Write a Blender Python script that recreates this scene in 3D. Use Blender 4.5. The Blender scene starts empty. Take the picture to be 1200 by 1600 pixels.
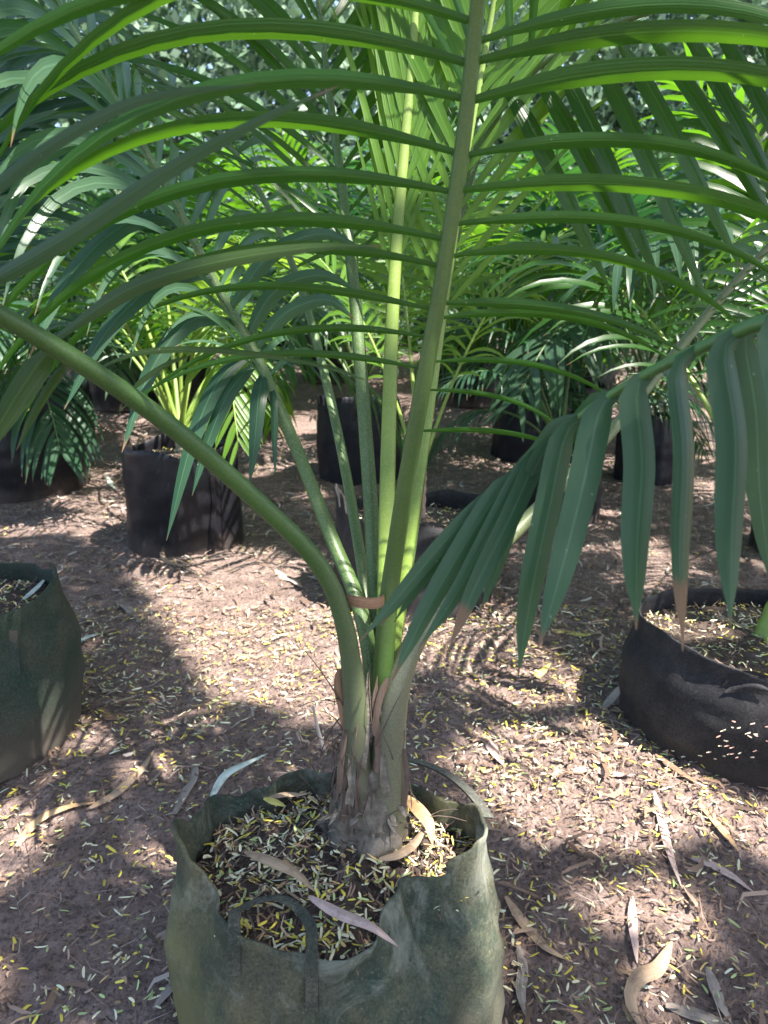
import bpy, math, random
import numpy as np
from mathutils import Vector, noise as mnoise

# ------------------------------------------------------------------ camera, sky, sun, exposure
SC = bpy.context.scene
COL = SC.collection
CAM_H, PITCH, FPX = 1.04, math.radians(15.0), 1180.0
cam_d = bpy.data.cameras.new("camera"); cam = bpy.data.objects.new("camera", cam_d); COL.objects.link(cam)
cam.location = (0, 0, CAM_H); cam.rotation_euler = (math.pi/2 - PITCH, 0, 0)
cam_d.sensor_fit = 'VERTICAL'; cam_d.sensor_height = 36.0; cam_d.lens = 36.0*FPX/1600.0
cam_d.clip_start = 0.02; cam_d.clip_end = 500
cam_d.dof.use_dof = True; cam_d.dof.focus_distance = 1.1; cam_d.dof.aperture_fstop = 7.5
SC.camera = cam

SUN = Vector((0.45, -0.24, 0.86)).normalized()
world = bpy.data.worlds.new("World"); SC.world = world; world.use_nodes = True
wn = world.node_tree.nodes; wl = world.node_tree.links
sky = wn.new('ShaderNodeTexSky'); sky.sky_type = 'NISHITA'; sky.sun_disc = False
sky.sun_elevation = math.asin(SUN.z); sky.sun_rotation = math.atan2(SUN.x, SUN.y)
sky.air_density = 1.0; sky.dust_density = 2.0; sky.ozone_density = 0.6
wn['Background'].inputs['Strength'].default_value = 0.12
wl.new(sky.outputs[0], wn['Background'].inputs['Color'])
sd = bpy.data.lights.new("sun", 'SUN'); so = bpy.data.objects.new("sun", sd); COL.objects.link(so)
sd.energy = 5.0; sd.angle = math.radians(0.5); sd.color = (1.0, 0.94, 0.86)
so.rotation_euler = SUN.to_track_quat('Z', 'Y').to_euler()
SC.view_settings.view_transform = 'Standard'; SC.view_settings.look = 'None'
SC.view_settings.gamma = 1.0; SC.view_settings.use_curve_mapping = False
SC.view_settings.exposure = 1.98
SC.render.engine = 'CYCLES'
SC.cycles.use_denoising = True
SC.cycles.max_bounces = 8; SC.cycles.diffuse_bounces = 4; SC.cycles.glossy_bounces = 3
SC.cycles.transmission_bounces = 4; SC.cycles.transparent_max_bounces = 4
SC.cycles.sample_clamp_indirect = 6.0

rng = np.random.default_rng(7)
random.seed(7)

# ------------------------------------------------------------------ geometry of the view (metres)
CP, SP = math.cos(PITCH), math.sin(PITCH)
def P(px, py, d):
    "world point seen at photo pixel (px,py) at distance d along the optical axis"
    X = (px-600)/FPX*d; U = (800-py)/FPX*d
    return np.array((X, d*CP+U*SP, CAM_H-d*SP+U*CP))
def smooth(a, b, x):
    t = np.clip((x-a)/(b-a), 0, 1); return t*t*(3-2*t)
def nz(x, y, z=0.0, s=1.0):
    return mnoise.noise(Vector((x*s, y*s, z)))
def T0(x, y):
    "broad shape of the ground: level by the big bag, a low bank, then a hillside"
    y = np.asarray(y, float); x = np.asarray(x, float)
    z = 0.13*smooth(0.75, 1.6, y) + 0.03*smooth(1.6, 3.0, y) + 0.05*smooth(3.0, 4.5, y)
    z = z + 0.11*np.clip(y-4.2, 0, None)*smooth(4.2, 7.0, y)
    return z
def T(x, y):
    z = float(T0(x, y))
    if abs(x) < 7 and -2 < y < 9:
        z += 0.018*nz(x, y, 3.1, 2.3) + 0.008*nz(x, y, 8.3, 7.0)
    return z
def G(px, py):
    "where the view ray of a pixel meets the ground"
    o = np.array((0, 0, CAM_H)); d = P(px, py, 1.0)-o
    t = 0.3; last = t
    while t < 40:
        p = o+d*t
        if p[2] <= T(p[0], p[1]): break
        last = t; t += 0.02
    for _ in range(14):
        m = (last+t)/2; p = o+d*m
        if p[2] <= T(p[0], p[1]): t = m
        else: last = m
    return o+d*t
def depth_of(p):
    return p[1]*CP - (p[2]-CAM_H)*SP

# ------------------------------------------------------------------ materials
def new_mat(name):
    m = bpy.data.materials.new(name); m.use_nodes = True
    nt = m.node_tree; b = nt.nodes['Principled BSDF']
    return m, nt, b
def N(nt, t, **kw):
    n = nt.nodes.new(t)
    for k, v in kw.items(): setattr(n, k, v)
    return n
def ramp(nt, stops, src):
    r = N(nt, 'ShaderNodeValToRGB'); e = r.color_ramp.elements
    while len(e) < len(stops): e.new(0.5)
    for el, (p, c) in zip(e, stops): el.position = p; el.color = (*c, 1)
    nt.links.new(src, r.inputs[0]); return r.outputs[0]
def noise(nt, scale, detail=4, rough=0.6, vec=None, dist=0.0):
    n = N(nt, 'ShaderNodeTexNoise'); n.inputs['Scale'].default_value = scale
    n.inputs['Detail'].default_value = detail; n.inputs['Roughness'].default_value = rough
    n.inputs['Distortion'].default_value = dist
    if vec: nt.links.new(vec, n.inputs['Vector'])
    return n.outputs[0]
def mix(nt, fac, a, b, mode='MIX'):
    m = N(nt, 'ShaderNodeMix', data_type='RGBA', blend_type=mode)
    for s, v in ((m.inputs[0], fac), (m.inputs[6], a), (m.inputs[7], b)):
        if isinstance(v, (int, float)): s.default_value = v
        elif isinstance(v, tuple): s.default_value = (*v, 1)
        else: nt.links.new(v, s)
    return m.outputs[2]
def math_n(nt, op, a, b=None):
    m = N(nt, 'ShaderNodeMath', operation=op)
    for s, v in ((m.inputs[0], a), (m.inputs[1], b)):
        if v is None: continue
        if isinstance(v, (int, float)): s.default_value = v
        else: nt.links.new(v, s)
    return m.outputs[0]
def bump(nt, h, strength, dist, b):
    n = N(nt, 'ShaderNodeBump'); n.inputs['Strength'].default_value = strength; n.inputs['Distance'].default_value = dist
    nt.links.new(h, n.inputs['Height']); nt.links.new(n.outputs[0], b.inputs['Normal']); return n

def leaf_mat(name, c1, c2, trans, tfac=0.38, rough=0.34, brown=0.97, dust=0.12, spec=0.32, vein=0.12):
    m, nt, b = new_mat(name)
    uv = N(nt, 'ShaderNodeUVMap').outputs[0]
    sep = N(nt, 'ShaderNodeSeparateXYZ'); nt.links.new(uv, sep.inputs[0])
    u, v = sep.outputs[0], sep.outputs[1]
    oi = N(nt, 'ShaderNodeObjectInfo')
    geo = N(nt, 'ShaderNodeNewGeometry'); tc = N(nt, 'ShaderNodeTexCoord')
    # long blotches running with the blade
    mp = N(nt, 'ShaderNodeMapping'); mp.inputs['Scale'].default_value = (9, 1.6, 1)
    nt.links.new(uv, mp.inputs[0])
    addv = N(nt, 'ShaderNodeVectorMath', operation='ADD'); nt.links.new(mp.outputs[0], addv.inputs[0])
    cmb = N(nt, 'ShaderNodeCombineXYZ'); nt.links.new(math_n(nt, 'MULTIPLY', oi.outputs['Random'], 57.0), cmb.inputs[2])
    nt.links.new(cmb.outputs[0], addv.inputs[1])
    streak = noise(nt, 1.0, 3, 0.6, addv.outputs[0])
    f = math_n(nt, 'ADD', math_n(nt, 'MULTIPLY', streak, 0.7), math_n(nt, 'MULTIPLY', oi.outputs['Random'], 0.45))
    f = math_n(nt, 'SUBTRACT', f, 0.08)
    col = mix(nt, f, c1, c2)
    # pale midrib
    rib = math_n(nt, 'LESS_THAN', math_n(nt, 'ABSOLUTE', math_n(nt, 'SUBTRACT', u, 0.5)), 0.035)
    col = mix(nt, math_n(nt, 'MULTIPLY', rib, 0.45), col, tuple(min(1, c*1.9+0.03) for c in c2))
    # specks of dust and scale
    sp = noise(nt, 160, 2, 0.5, tc.outputs['Object'])
    col = mix(nt, math_n(nt, 'MULTIPLY', math_n(nt, 'GREATER_THAN', sp, 0.75), 0.5), col, (0.32, 0.34, 0.25))
    du = noise(nt, 14, 4, 0.6, tc.outputs['Object'])
    col = mix(nt, math_n(nt, 'MULTIPLY', du, dust), col, (0.36, 0.38, 0.33))
    # dried tip
    tipn = math_n(nt, 'ADD', v, math_n(nt, 'MULTIPLY', math_n(nt, 'SUBTRACT', streak, 0.5), 0.10))
    tipn = math_n(nt, 'ADD', tipn, math_n(nt, 'MULTIPLY', math_n(nt, 'SUBTRACT', oi.outputs['Random'], 0.7), 0.09))
    tip = N(nt, 'ShaderNodeMapRange'); nt.links.new(tipn, tip.inputs[0])
    tip.inputs[1].default_value = brown-0.02; tip.inputs[2].default_value = brown+0.015
    col = mix(nt, tip.outputs[0], col, (0.20, 0.12, 0.07))
    nt.links.new(col, b.inputs['Base Color'])
    b.inputs['Roughness'].default_value = rough
    b.inputs['Specular IOR Level'].default_value = spec
    wv = math_n(nt, 'SINE', math_n(nt, 'MULTIPLY', u, 6.2832*6))
    bm = bump(nt, wv, vein, 0.0006, b)
    tr = N(nt, 'ShaderNodeBsdfTranslucent')
    tcol = mix(nt, 1.0, mix(nt, f, trans, tuple(min(1, c*1.25) for c in trans)), mix(nt, tip.outputs[0], (1, 1, 1), (0.5, 0.28, 0.2)), 'MULTIPLY')
    nt.links.new(tcol, tr.inputs[0])
    ms = N(nt, 'ShaderNodeMixShader'); ms.inputs[0].default_value = tfac
    nt.links.new(b.outputs[0], ms.inputs[1]); nt.links.new(tr.outputs[0], ms.inputs[2])
    nt.links.new(ms.outputs[0], nt.nodes['Material Output'].inputs[0])
    return m

M = {}
M['leaf'] = leaf_mat('palm_leaf', (0.008, 0.038, 0.006), (0.022, 0.080, 0.010), (0.115, 0.29, 0.012), 0.42, 0.30, 0.97, 0.015, 0.30)
M['leaf_teal'] = leaf_mat('palm_leaf_old', (0.012, 0.048, 0.022), (0.028, 0.086, 0.040), (0.035, 0.15, 0.03), 0.28, 0.36, 0.93, 0.05, 0.36, 0.06)
M['leaf_hang'] = leaf_mat('palm_leaf_hanging', (0.018, 0.064, 0.028), (0.036, 0.104, 0.046), (0.05, 0.19, 0.035), 0.30, 0.46, 0.94, 0.12, 0.34, 0.05)
M['leaf_teal_dry'] = leaf_mat('palm_leaf_drying', (0.012, 0.048, 0.022), (0.028, 0.086, 0.040), (0.035, 0.15, 0.03), 0.28, 0.38, 0.80, 0.06, 0.36, 0.06)
M['leaf_grey'] = leaf_mat('palm_leaf_waxy', (0.014, 0.048, 0.021), (0.042, 0.102, 0.050), (0.07, 0.24, 0.03), 0.34, 0.28, 0.96, 0.10, 0.40)
M['leaf_young'] = leaf_mat('palm_leaf_young', (0.050, 0.135, 0.012), (0.10, 0.21, 0.022), (0.27, 0.45, 0.035), 0.48, 0.32, 0.985, 0.03)
M['leaf_olive'] = leaf_mat('palm_leaf_olive', (0.018, 0.044, 0.007), (0.036, 0.072, 0.012), (0.09, 0.19, 0.010), 0.35, 0.38, 0.95, 0.06)
M['leaf_yellow'] = leaf_mat('palm_leaf_yellowing', (0.30, 0.28, 0.03), (0.42, 0.36, 0.05), (0.5, 0.45, 0.04), 0.4, 0.45, 0.9, 0.1)

def petiole_mat(name, c1, c2, speck, amt, sc=420, base=None):
    m, nt, b = new_mat(name); tc = N(nt, 'ShaderNodeTexCoord')
    n1 = noise(nt, 9, 4, 0.6, tc.outputs['Object'])
    col = mix(nt, ramp(nt, [(0.3, (0, 0, 0)), (0.7, (1, 1, 1))], n1), c1, c2)
    n2 = noise(nt, sc, 2, 0.5, tc.outputs['Object'])
    if base:
        uvn = N(nt, 'ShaderNodeUVMap'); sp_ = N(nt, 'ShaderNodeSeparateXYZ'); nt.links.new(uvn.outputs[0], sp_.inputs[0])
        e = math_n(nt, 'ADD', sp_.outputs[1], math_n(nt, 'MULTIPLY', n1, 0.08))
        mr = N(nt, 'ShaderNodeMapRange'); nt.links.new(e, mr.inputs[0]); mr.inputs[1].default_value = base[0]; mr.inputs[2].default_value = base[1]
        col = mix(nt, mr.outputs[0], base[2], col)
    fac = math_n(nt, 'MULTIPLY', ramp(nt, [(0.46, (0, 0, 0)), (0.6, (1, 1, 1))], n2), amt)
    col = mix(nt, fac, col, speck)
    nt.links.new(col, b.inputs['Base Color']); b.inputs['Roughness'].default_value = 0.45
    bump(nt, n2, 0.25, 0.0006, b); return m
M['petiole'] = petiole_mat('petiole_green', (0.040, 0.095, 0.016), (0.065, 0.13, 0.028), (0.17, 0.20, 0.10), 0.45)
M['petiole_smooth'] = petiole_mat('petiole_smooth', (0.050, 0.14, 0.030), (0.08, 0.19, 0.045), (0.15, 0.22, 0.10), 0.25)
M['petiole_scurf'] = petiole_mat('petiole_scurfy', (0.036, 0.085, 0.013), (0.066, 0.125, 0.024), (0.12, 0.17, 0.06), 0.28, 620)
M['petiole_left'] = petiole_mat('petiole_left', (0.034, 0.088, 0.017), (0.056, 0.118, 0.027), (0.13, 0.18, 0.08), 0.22, 420, (0.13, 0.44, (0.105, 0.098, 0.070)))
M['petiole_right'] = petiole_mat('petiole_right', (0.075, 0.115, 0.035), (0.110, 0.150, 0.055), (0.22, 0.24, 0.14), 0.35, 520, (0.13, 0.42, (0.125, 0.122, 0.080)))
M['petiole_young'] = petiole_mat('petiole_young', (0.12, 0.20, 0.020), (0.18, 0.27, 0.040), (0.28, 0.33, 0.12), 0.25)
M['sheath'] = petiole_mat('leaf_sheath', (0.12, 0.135, 0.075), (0.17, 0.165, 0.105), (0.30, 0.26, 0.20), 0.6, 260)

def plain_mat(name, stops, scale, rough=0.85, bs=0.4, bd=0.002, bscale=None, detail=6):
    m, nt, b = new_mat(name); tc = N(nt, 'ShaderNodeTexCoord')
    n1 = noise(nt, scale, detail, 0.65, tc.outputs['Object'])
    nt.links.new(ramp(nt, stops, n1), b.inputs['Base Color'])
    b.inputs['Roughness'].default_value = rough
    h = noise(nt, bscale or scale*6, 5, 0.65, tc.outputs['Object'])
    bump(nt, h, bs, bd, b); return m
M['trunk'] = plain_mat('palm_base', [(0.3, (0.055, 0.044, 0.034)), (0.5, (0.14, 0.120, 0.095)), (0.7, (0.26, 0.228, 0.19))], 40, 0.9, 0.8, 0.004, 120)
M['fibre'] = plain_mat('palm_fibre', [(0.3, (0.10, 0.055, 0.035)), (0.7, (0.26, 0.16, 0.11))], 60, 0.9)
M['dry'] = plain_mat('dry_sheath', [(0.3, (0.17, 0.08, 0.035)), (0.7, (0.42, 0.25, 0.13))], 30, 0.8)
M['pinkdry'] = plain_mat('pink_dry_sheath', [(0.3, (0.22, 0.11, 0.09)), (0.7, (0.5, 0.33, 0.26))], 30, 0.8)
M['bark'] = plain_mat('pale_bark', [(0.3, (0.30, 0.24, 0.21)), (0.7, (0.55, 0.47, 0.43))], 6, 0.9, 0.6, 0.01)
M['bark_dark'] = plain_mat('dark_bark', [(0.3, (0.05, 0.035, 0.028)), (0.7, (0.14, 0.10, 0.08))], 12, 0.9, 0.6, 0.01)

def streak_mat(name, c1, c2, rough=0.75):
    m, nt, b = new_mat(name); uv = N(nt, 'ShaderNodeUVMap'); oi = N(nt, 'ShaderNodeObjectInfo'); tc = N(nt, 'ShaderNodeTexCoord')
    mp = N(nt, 'ShaderNodeMapping'); mp.inputs['Scale'].default_value = (14, 1.5, 1); nt.links.new(uv.outputs[0], mp.inputs[0])
    ad = N(nt, 'ShaderNodeVectorMath', operation='ADD'); cb = N(nt, 'ShaderNodeCombineXYZ'); nt.links.new(math_n(nt, 'MULTIPLY', oi.outputs['Random'], 41.0), cb.inputs[2])
    nt.links.new(mp.outputs[0], ad.inputs[0]); nt.links.new(cb.outputs[0], ad.inputs[1])
    st = noise(nt, 1.0, 5, 0.7, ad.outputs[0]); bl = noise(nt, 45, 6, 0.7, tc.outputs['Object'])
    c = mix(nt, ramp(nt, [(0.3, (0, 0, 0)), (0.7, (1, 1, 1))], st), c1, c2)
    c = mix(nt, ramp(nt, [(0.50, (0, 0, 0)), (0.72, (0.8, 0.8, 0.8))], bl), c, tuple(x*0.38 for x in c1))
    nt.links.new(c, b.inputs['Base Color']); b.inputs['Roughness'].default_value = rough; bump(nt, st, 0.6, 0.0015, b); return m
M['fibre'] = streak_mat('palm_fibre', (0.060, 0.038, 0.028), (0.16, 0.115, 0.088)); M['dry'] = streak_mat('dry_sheath', (0.14, 0.07, 0.035), (0.36, 0.22, 0.13))
M['pinkdry'] = streak_mat('pink_dry_sheath', (0.20, 0.11, 0.09), (0.46, 0.32, 0.26))
# ground
def ground_mat():
    m, nt, b = new_mat('soil'); tc = N(nt, 'ShaderNodeTexCoord'); o = tc.outputs['Object']
    big = noise(nt, 1.7, 5, 0.6, o); mid = noise(nt, 16, 6, 0.7, o, 0.4); fine = noise(nt, 130, 5, 0.7, o)
    c = ramp(nt, [(0.25, (0.085, 0.060, 0.052)), (0.5, (0.245, 0.178, 0.154)), (0.75, (0.44, 0.33, 0.29))], mid)
    c = mix(nt, math_n(nt, 'MULTIPLY', big, 0.45), c, (0.225, 0.163, 0.142))
    c = mix(nt, ramp(nt, [(0.36, (0.85, 0.85, 0.85)), (0.50, (0, 0, 0))], fine), c, (0.065, 0.046, 0.040))
    nt.links.new(c, b.inputs['Base Color']); b.inputs['Roughness'].default_value = 0.92
    b.inputs['Specular IOR Level'].default_value = 0.2
    v = N(nt, 'ShaderNodeTexVoronoi'); v.inputs['Scale'].default_value = 70; nt.links.new(o, v.inputs['Vector'])
    h = math_n(nt, 'ADD', math_n(nt, 'MULTIPLY', fine, 0.7), math_n(nt, 'ADD', mid, math_n(nt, 'MULTIPLY', v.outputs[0], -0.5)))
    bump(nt, h, 1.0, 0.014, b); return m
M['soil'] = ground_mat()
M['potsoil'] = plain_mat('potting_soil', [(0.3, (0.035, 0.025, 0.02)), (0.7, (0.13, 0.09, 0.07))], 50, 0.95, 1.0, 0.008, 140)

def vcol_mat(name, rough=0.6, trans=0.0):
    m, nt, b = new_mat(name); a = N(nt, 'ShaderNodeAttribute', attribute_name='Col')
    nt.links.new(a.outputs[0], b.inputs['Base Color']); b.inputs['Roughness'].default_value = rough
    if trans:
        tr = N(nt, 'ShaderNodeBsdfTranslucent'); nt.links.new(a.outputs[0], tr.inputs[0])
        ms = N(nt, 'ShaderNodeMixShader'); ms.inputs[0].default_value = trans
        nt.links.new(b.outputs[0], ms.inputs[1]); nt.links.new(tr.outputs[0], ms.inputs[2])
        nt.links.new(ms.outputs[0], nt.nodes['Material Output'].inputs[0])
    return m
M['litter'] = vcol_mat('fallen_leaflets', 0.65)
M['foliage'] = vcol_mat('tree_foliage', 0.5, 0.35)

def fabric_mat(name, base, moss, mossamt, dust, rough=0.9, weave=900, bs=0.35, grad=None, pale_amt=0):
    m, nt, b = new_mat(name); tc = N(nt, 'ShaderNodeTexCoord'); o = tc.outputs['Object']
    n1 = noise(nt, 6, 8, 0.7, o, 0.6); n2 = noise(nt, 240, 4, 0.75, o); n3 = noise(nt, 11, 9, 0.75, o, 0.3)
    c = mix(nt, ramp(nt, [(0.40, (0, 0, 0)), (0.60, (mossamt,)*3)], n1), base, moss)
    c = mix(nt, ramp(nt, [(0.42, (0, 0, 0)), (0.80, (0.9, 0.9, 0.9))], n3), c, dust)
    c = mix(nt, ramp(nt, [(0.40, (0.55, 0.55, 0.55)), (0.52, (0, 0, 0))], n2), c, tuple(x*0.45 for x in base))
    c = mix(nt, ramp(nt, [(0.60, (0, 0, 0)), (0.72, (0.5, 0.5, 0.5))], n2), c, tuple(x*1.8 for x in dust))
    if grad:   # dried mud splashed up from the ground
        sz = N(nt, 'ShaderNodeSeparateXYZ'); uvg = N(nt, 'ShaderNodeUVMap'); nt.links.new(uvg.outputs[0], sz.inputs[0])
        for (v0, v1, cc, am) in grad:
            mr = N(nt, 'ShaderNodeMapRange'); nt.links.new(math_n(nt, 'ADD', sz.outputs[1], math_n(nt, 'MULTIPLY', math_n(nt, 'SUBTRACT', n3, 0.5), 0.5)), mr.inputs[0])
            mr.inputs[1].default_value = v0; mr.inputs[2].default_value = v1
            c = mix(nt, math_n(nt, 'MULTIPLY', mr.outputs[0], am), c, cc)
    if pale_amt:  # pale patches near the rim: lichen, plus whiteness of the sunlit flap
        sb = N(nt, 'ShaderNodeSeparateXYZ'); uvb = N(nt, 'ShaderNodeUVMap'); nt.links.new(uvb.outputs[0], sb.inputs[0])
        mr = N(nt, 'ShaderNodeMapRange'); nt.links.new(sb.outputs[1], mr.inputs[0]); mr.inputs[1].default_value = 0.35; mr.inputs[2].default_value = 0.72
        nb = noise(nt, 9, 7, 0.72, o, 0.8)
        c = mix(nt, math_n(nt, 'MULTIPLY', math_n(nt, 'MULTIPLY', mr.outputs[0], ramp(nt, [(0.50, (0, 0, 0)), (0.66, (1, 1, 1))], nb)), pale_amt), c, (0.34, 0.35, 0.29))
        ny = noise(nt, 3.2, 6, 0.6, o)
        c = mix(nt, ramp(nt, [(0.50, (0, 0, 0)), (0.68, (0.55, 0.55, 0.55))], ny), c, (0.20, 0.19, 0.075))
    nt.links.new(c, b.inputs['Base Color']); b.inputs['Roughness'].default_value = rough; b.inputs['Specular IOR Level'].default_value = 0.28
    wv = noise(nt, weave, 2, 0.6, o)
    h = math_n(nt, 'ADD', math_n(nt, 'MULTIPLY', wv, 0.5), n2)
    bump(nt, h, bs, 0.003, b); return m
M['felt_moss'] = fabric_mat('mossy_felt', (0.060, 0.059, 0.042), (0.018, 0.042, 0.033), 1.0, (0.155, 0.145, 0.090), grad=[(0.50, 0.15, (0.10, 0.086, 0.064), 0.7)], pale_amt=0.5)
M['felt_dark'] = fabric_mat('dark_mossy_felt', (0.034, 0.042, 0.032), (0.022, 0.048, 0.034), 0.9, (0.085, 0.080, 0.062), grad=[(0.35, 0.0, (0.11, 0.085, 0.07), 0.8)])
M['felt_black'] = fabric_mat('dusty_black_felt', (0.015, 0.015, 0.017), (0.022, 0.022, 0.026), 0.6, (0.070, 0.062, 0.060), 0.70, grad=[(0.14, -0.05, (0.09, 0.07, 0.06), 0.6)])
M['plastic'] = fabric_mat('black_plastic', (0.006, 0.006, 0.010), (0.009, 0.009, 0.014), 0.5, (0.026, 0.024, 0.026), 0.40, 300, 0.2, grad=[(0.16, -0.03, (0.11, 0.085, 0.075), 0.7)])
M['plastic_navy'] = fabric_mat('navy_plastic', (0.007, 0.009, 0.017), (0.010, 0.013, 0.024), 0.5, (0.026, 0.026, 0.030), 0.45, 300, 0.2)
M['strap'] = fabric_mat('webbing', (0.10, 0.10, 0.085), (0.04, 0.06, 0.048), 0.7, (0.22, 0.21, 0.17), 0.9, 500, 0.8)
M['strap_moss'] = fabric_mat('mossy_webbing', (0.060, 0.060, 0.046), (0.022, 0.042, 0.034), 0.9, (0.20, 0.19, 0.15), 0.9, 420, 1.0)
M['void'] = plain_mat('tear_dark', [(0.3, (0.008, 0.007, 0.007)), (0.7, (0.02, 0.018, 0.016))], 30)  # near-black that stands in for the shade inside the torn hole

# ------------------------------------------------------------------ mesh helpers
class MB:
    def __init__(s): s.v = []; s.f = []; s.uv = []; s.c = []; s.n = 0
    def grid(s, Pts, uv=None, closed=False, col=None):
        "Pts: (n, m, 3) sheet of points"
        n, m, _ = Pts.shape; b = s.n
        s.v.append(Pts.reshape(-1, 3)); s.n += n*m
        uvs = uv if uv is not None else np.stack(np.meshgrid(np.linspace(0, 1, n), np.linspace(0, 1, m), indexing='ij')[::-1], -1)
        s.uv.append(uvs.reshape(-1, 2))
        if col is not None: s.c.append(np.tile(np.array((*col, 1.0)), (n*m, 1)))
        mm = m if closed else m-1
        for i in range(n-1):
            for j in range(mm):
                k = (j+1) % m
                s.f.append((b+i*m+j, b+i*m+k, b+(i+1)*m+k, b+(i+1)*m+j))
    def fan(s, ring_first, m, centre, col=None):
        b = s.n; s.v.append(np.array([centre])); s.uv.append(np.array([[0.5, 0.5]])); s.n += 1
        if col is not None: s.c.append(np.array([(*col, 1.0)]))
        for j in range(m): s.f.append((ring_first+j, ring_first+(j+1) % m, b))
    def build(s, name, mat, parent=None, smooth_=True):
        me = bpy.data.meshes.new(name)
        V = np.concatenate(s.v)
        me.from_pydata(V.tolist(), [], s.f)
        uv = np.concatenate(s.uv); li = np.empty(len(me.loops), np.int32); me.loops.foreach_get('vertex_index', li)
        me.uv_layers.new(name='UVMap').data.foreach_set('uv', uv[li].astype(np.float32).ravel())
        if s.c:
            a = me.color_attributes.new('Col', 'FLOAT_COLOR', 'POINT'); a.data.foreach_set('color', np.concatenate(s.c).astype(np.float32).ravel())
        if smooth_: me.polygons.foreach_set('use_smooth', [True]*len(me.polygons))
        me.materials.append(mat)
        o = bpy.data.objects.new(name, me); COL.objects.link(o)
        if parent is not None:
            o.parent = parent; o.location = -_wloc(parent)
        return o
def _wloc(o):
    l = Vector(o.location)
    while o.parent: o = o.parent; l += Vector(o.location)
    return l
def tag(o, label=None, cat=None, group=None, kind=None):
    if label: o['label'] = label
    if cat: o['category'] = cat
    if group: o['group'] = group
    if kind: o['kind'] = kind
    return o
def empty(name, loc, label, cat, group=None):
    o = bpy.data.objects.new(name, None); COL.objects.link(o); o.location = [float(x) for x in loc]
    o.empty_display_size = 0.05
    return tag(o, label, cat, group)
def unit(v): return v/(np.linalg.norm(v)+1e-12)
def catmull(pts, n):
    pts = np.array(pts, float); q = np.vstack([2*pts[0]-pts[1], pts, 2*pts[-1]-pts[-2]])
    out = []; k = len(pts)-1
    for t in np.linspace(0, k, k*12+1):
        i = min(int(t), k-1); f = t-i; a, b, c, d = q[i:i+4]
        out.append(0.5*((2*b)+(c-a)*f+(2*a-5*b+4*c-d)*f*f+(3*b-a-3*c+d)*f**3))
    out = np.array(out); s = np.r_[0, np.cumsum(np.linalg.norm(np.diff(out[:, :3], axis=0), axis=1))]
    u = np.linspace(0, s[-1], n)
    return np.stack([np.interp(u, s, out[:, j]) for j in range(out.shape[1])], 1)
def tangents(p):
    t = np.gradient(p, axis=0); return t/np.linalg.norm(t, axis=1)[:, None]
def tube(mb, path, radii, m=8, flat=1.0, hint=(0, 1, 0.2), col=None, cap=True):
    path = np.array(path, float); t = tangents(path); n = len(path)
    h = np.array(hint, float); ang = np.linspace(0, 2*math.pi, m, endpoint=False)
    Pn = np.empty((n, m, 3)); side = None
    for i in range(n):
        a = np.cross(t[i], h) if side is None else side - t[i]*np.dot(side, t[i])
        if np.linalg.norm(a) < 1e-6: a = np.cross(t[i], (1, 0.1, 0))
        a = unit(a); side = a; b = np.cross(a, t[i]); r = radii[i] if np.ndim(radii) else radii
        Pn[i] = path[i] + r*(np.cos(ang)[:, None]*a + flat*np.sin(ang)[:, None]*b)
    b0 = mb.n; mb.grid(Pn, closed=True, col=col)
    if cap:
        mb.fan(b0+(n-1)*m, m, path[-1]+t[-1]*(radii[-1] if np.ndim(radii) else radii)*0.5, col)
def blade(mb, path, W, side0=None, fold=0.22, across=3, prof=None, col=None, normal=None, twist=0.0):
    "a leaf blade along a path with a folded cross-section that tapers to a point"
    path = np.array(path, float); n = len(path); t = tangents(path); s = np.linspace(0, 1, n)
    if prof is None:
        prof = (0.38+0.62*smooth(0, 0.22, s))*(1-np.clip((s-0.22)/0.78, 0, 1)**2.3)
    w = W*np.maximum(prof, 0.012)
    u = np.linspace(-1, 1, across); Pn = np.empty((n, across, 3))
    nr = np.array(normal if normal is not None else (0, 0, 1), float); side = None
    for i in range(n):
        if side is None:
            a = np.cross(t[i], nr) if side0 is None else np.array(side0, float)
            if np.linalg.norm(a) < 1e-4: a = np.cross(t[i], (0.3, 1, 0))
        else: a = side
        a = unit(a - t[i]*np.dot(a, t[i])); side = a; up = np.cross(a, t[i])
        if twist:
            c_, s_ = math.cos(twist*s[i]), math.sin(twist*s[i]); a, up = a*c_+up*s_, up*c_-a*s_
        Pn[i] = path[i] + (u[:, None]*a - fold*np.abs(u)[:, None]*up)*(w[i]*0.5)
    uv = np.stack(np.meshgrid(s, (u+1)/2, indexing='ij')[::-1], -1)
    mb.grid(Pn, uv=uv, col=col)
def bend_path(p0, d0, L, n, droop, wob=0.0):
    d = unit(np.array(d0, float)); p = np.array(p0, float); out = [p.copy()]; ds = L/(n-1)
    wv = rng.normal(0, wob, 3) if wob else np.zeros(3)
    for i in range(n-1):
        s = (i+0.5)/(n-1)
        d = unit(d + (np.array((0, 0, -1.0))*droop*(0.25+1.25*s) + wv)*(1.0/(n-1)))
        p = p + d*ds; out.append(p.copy())
    return np.array(out)

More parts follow.
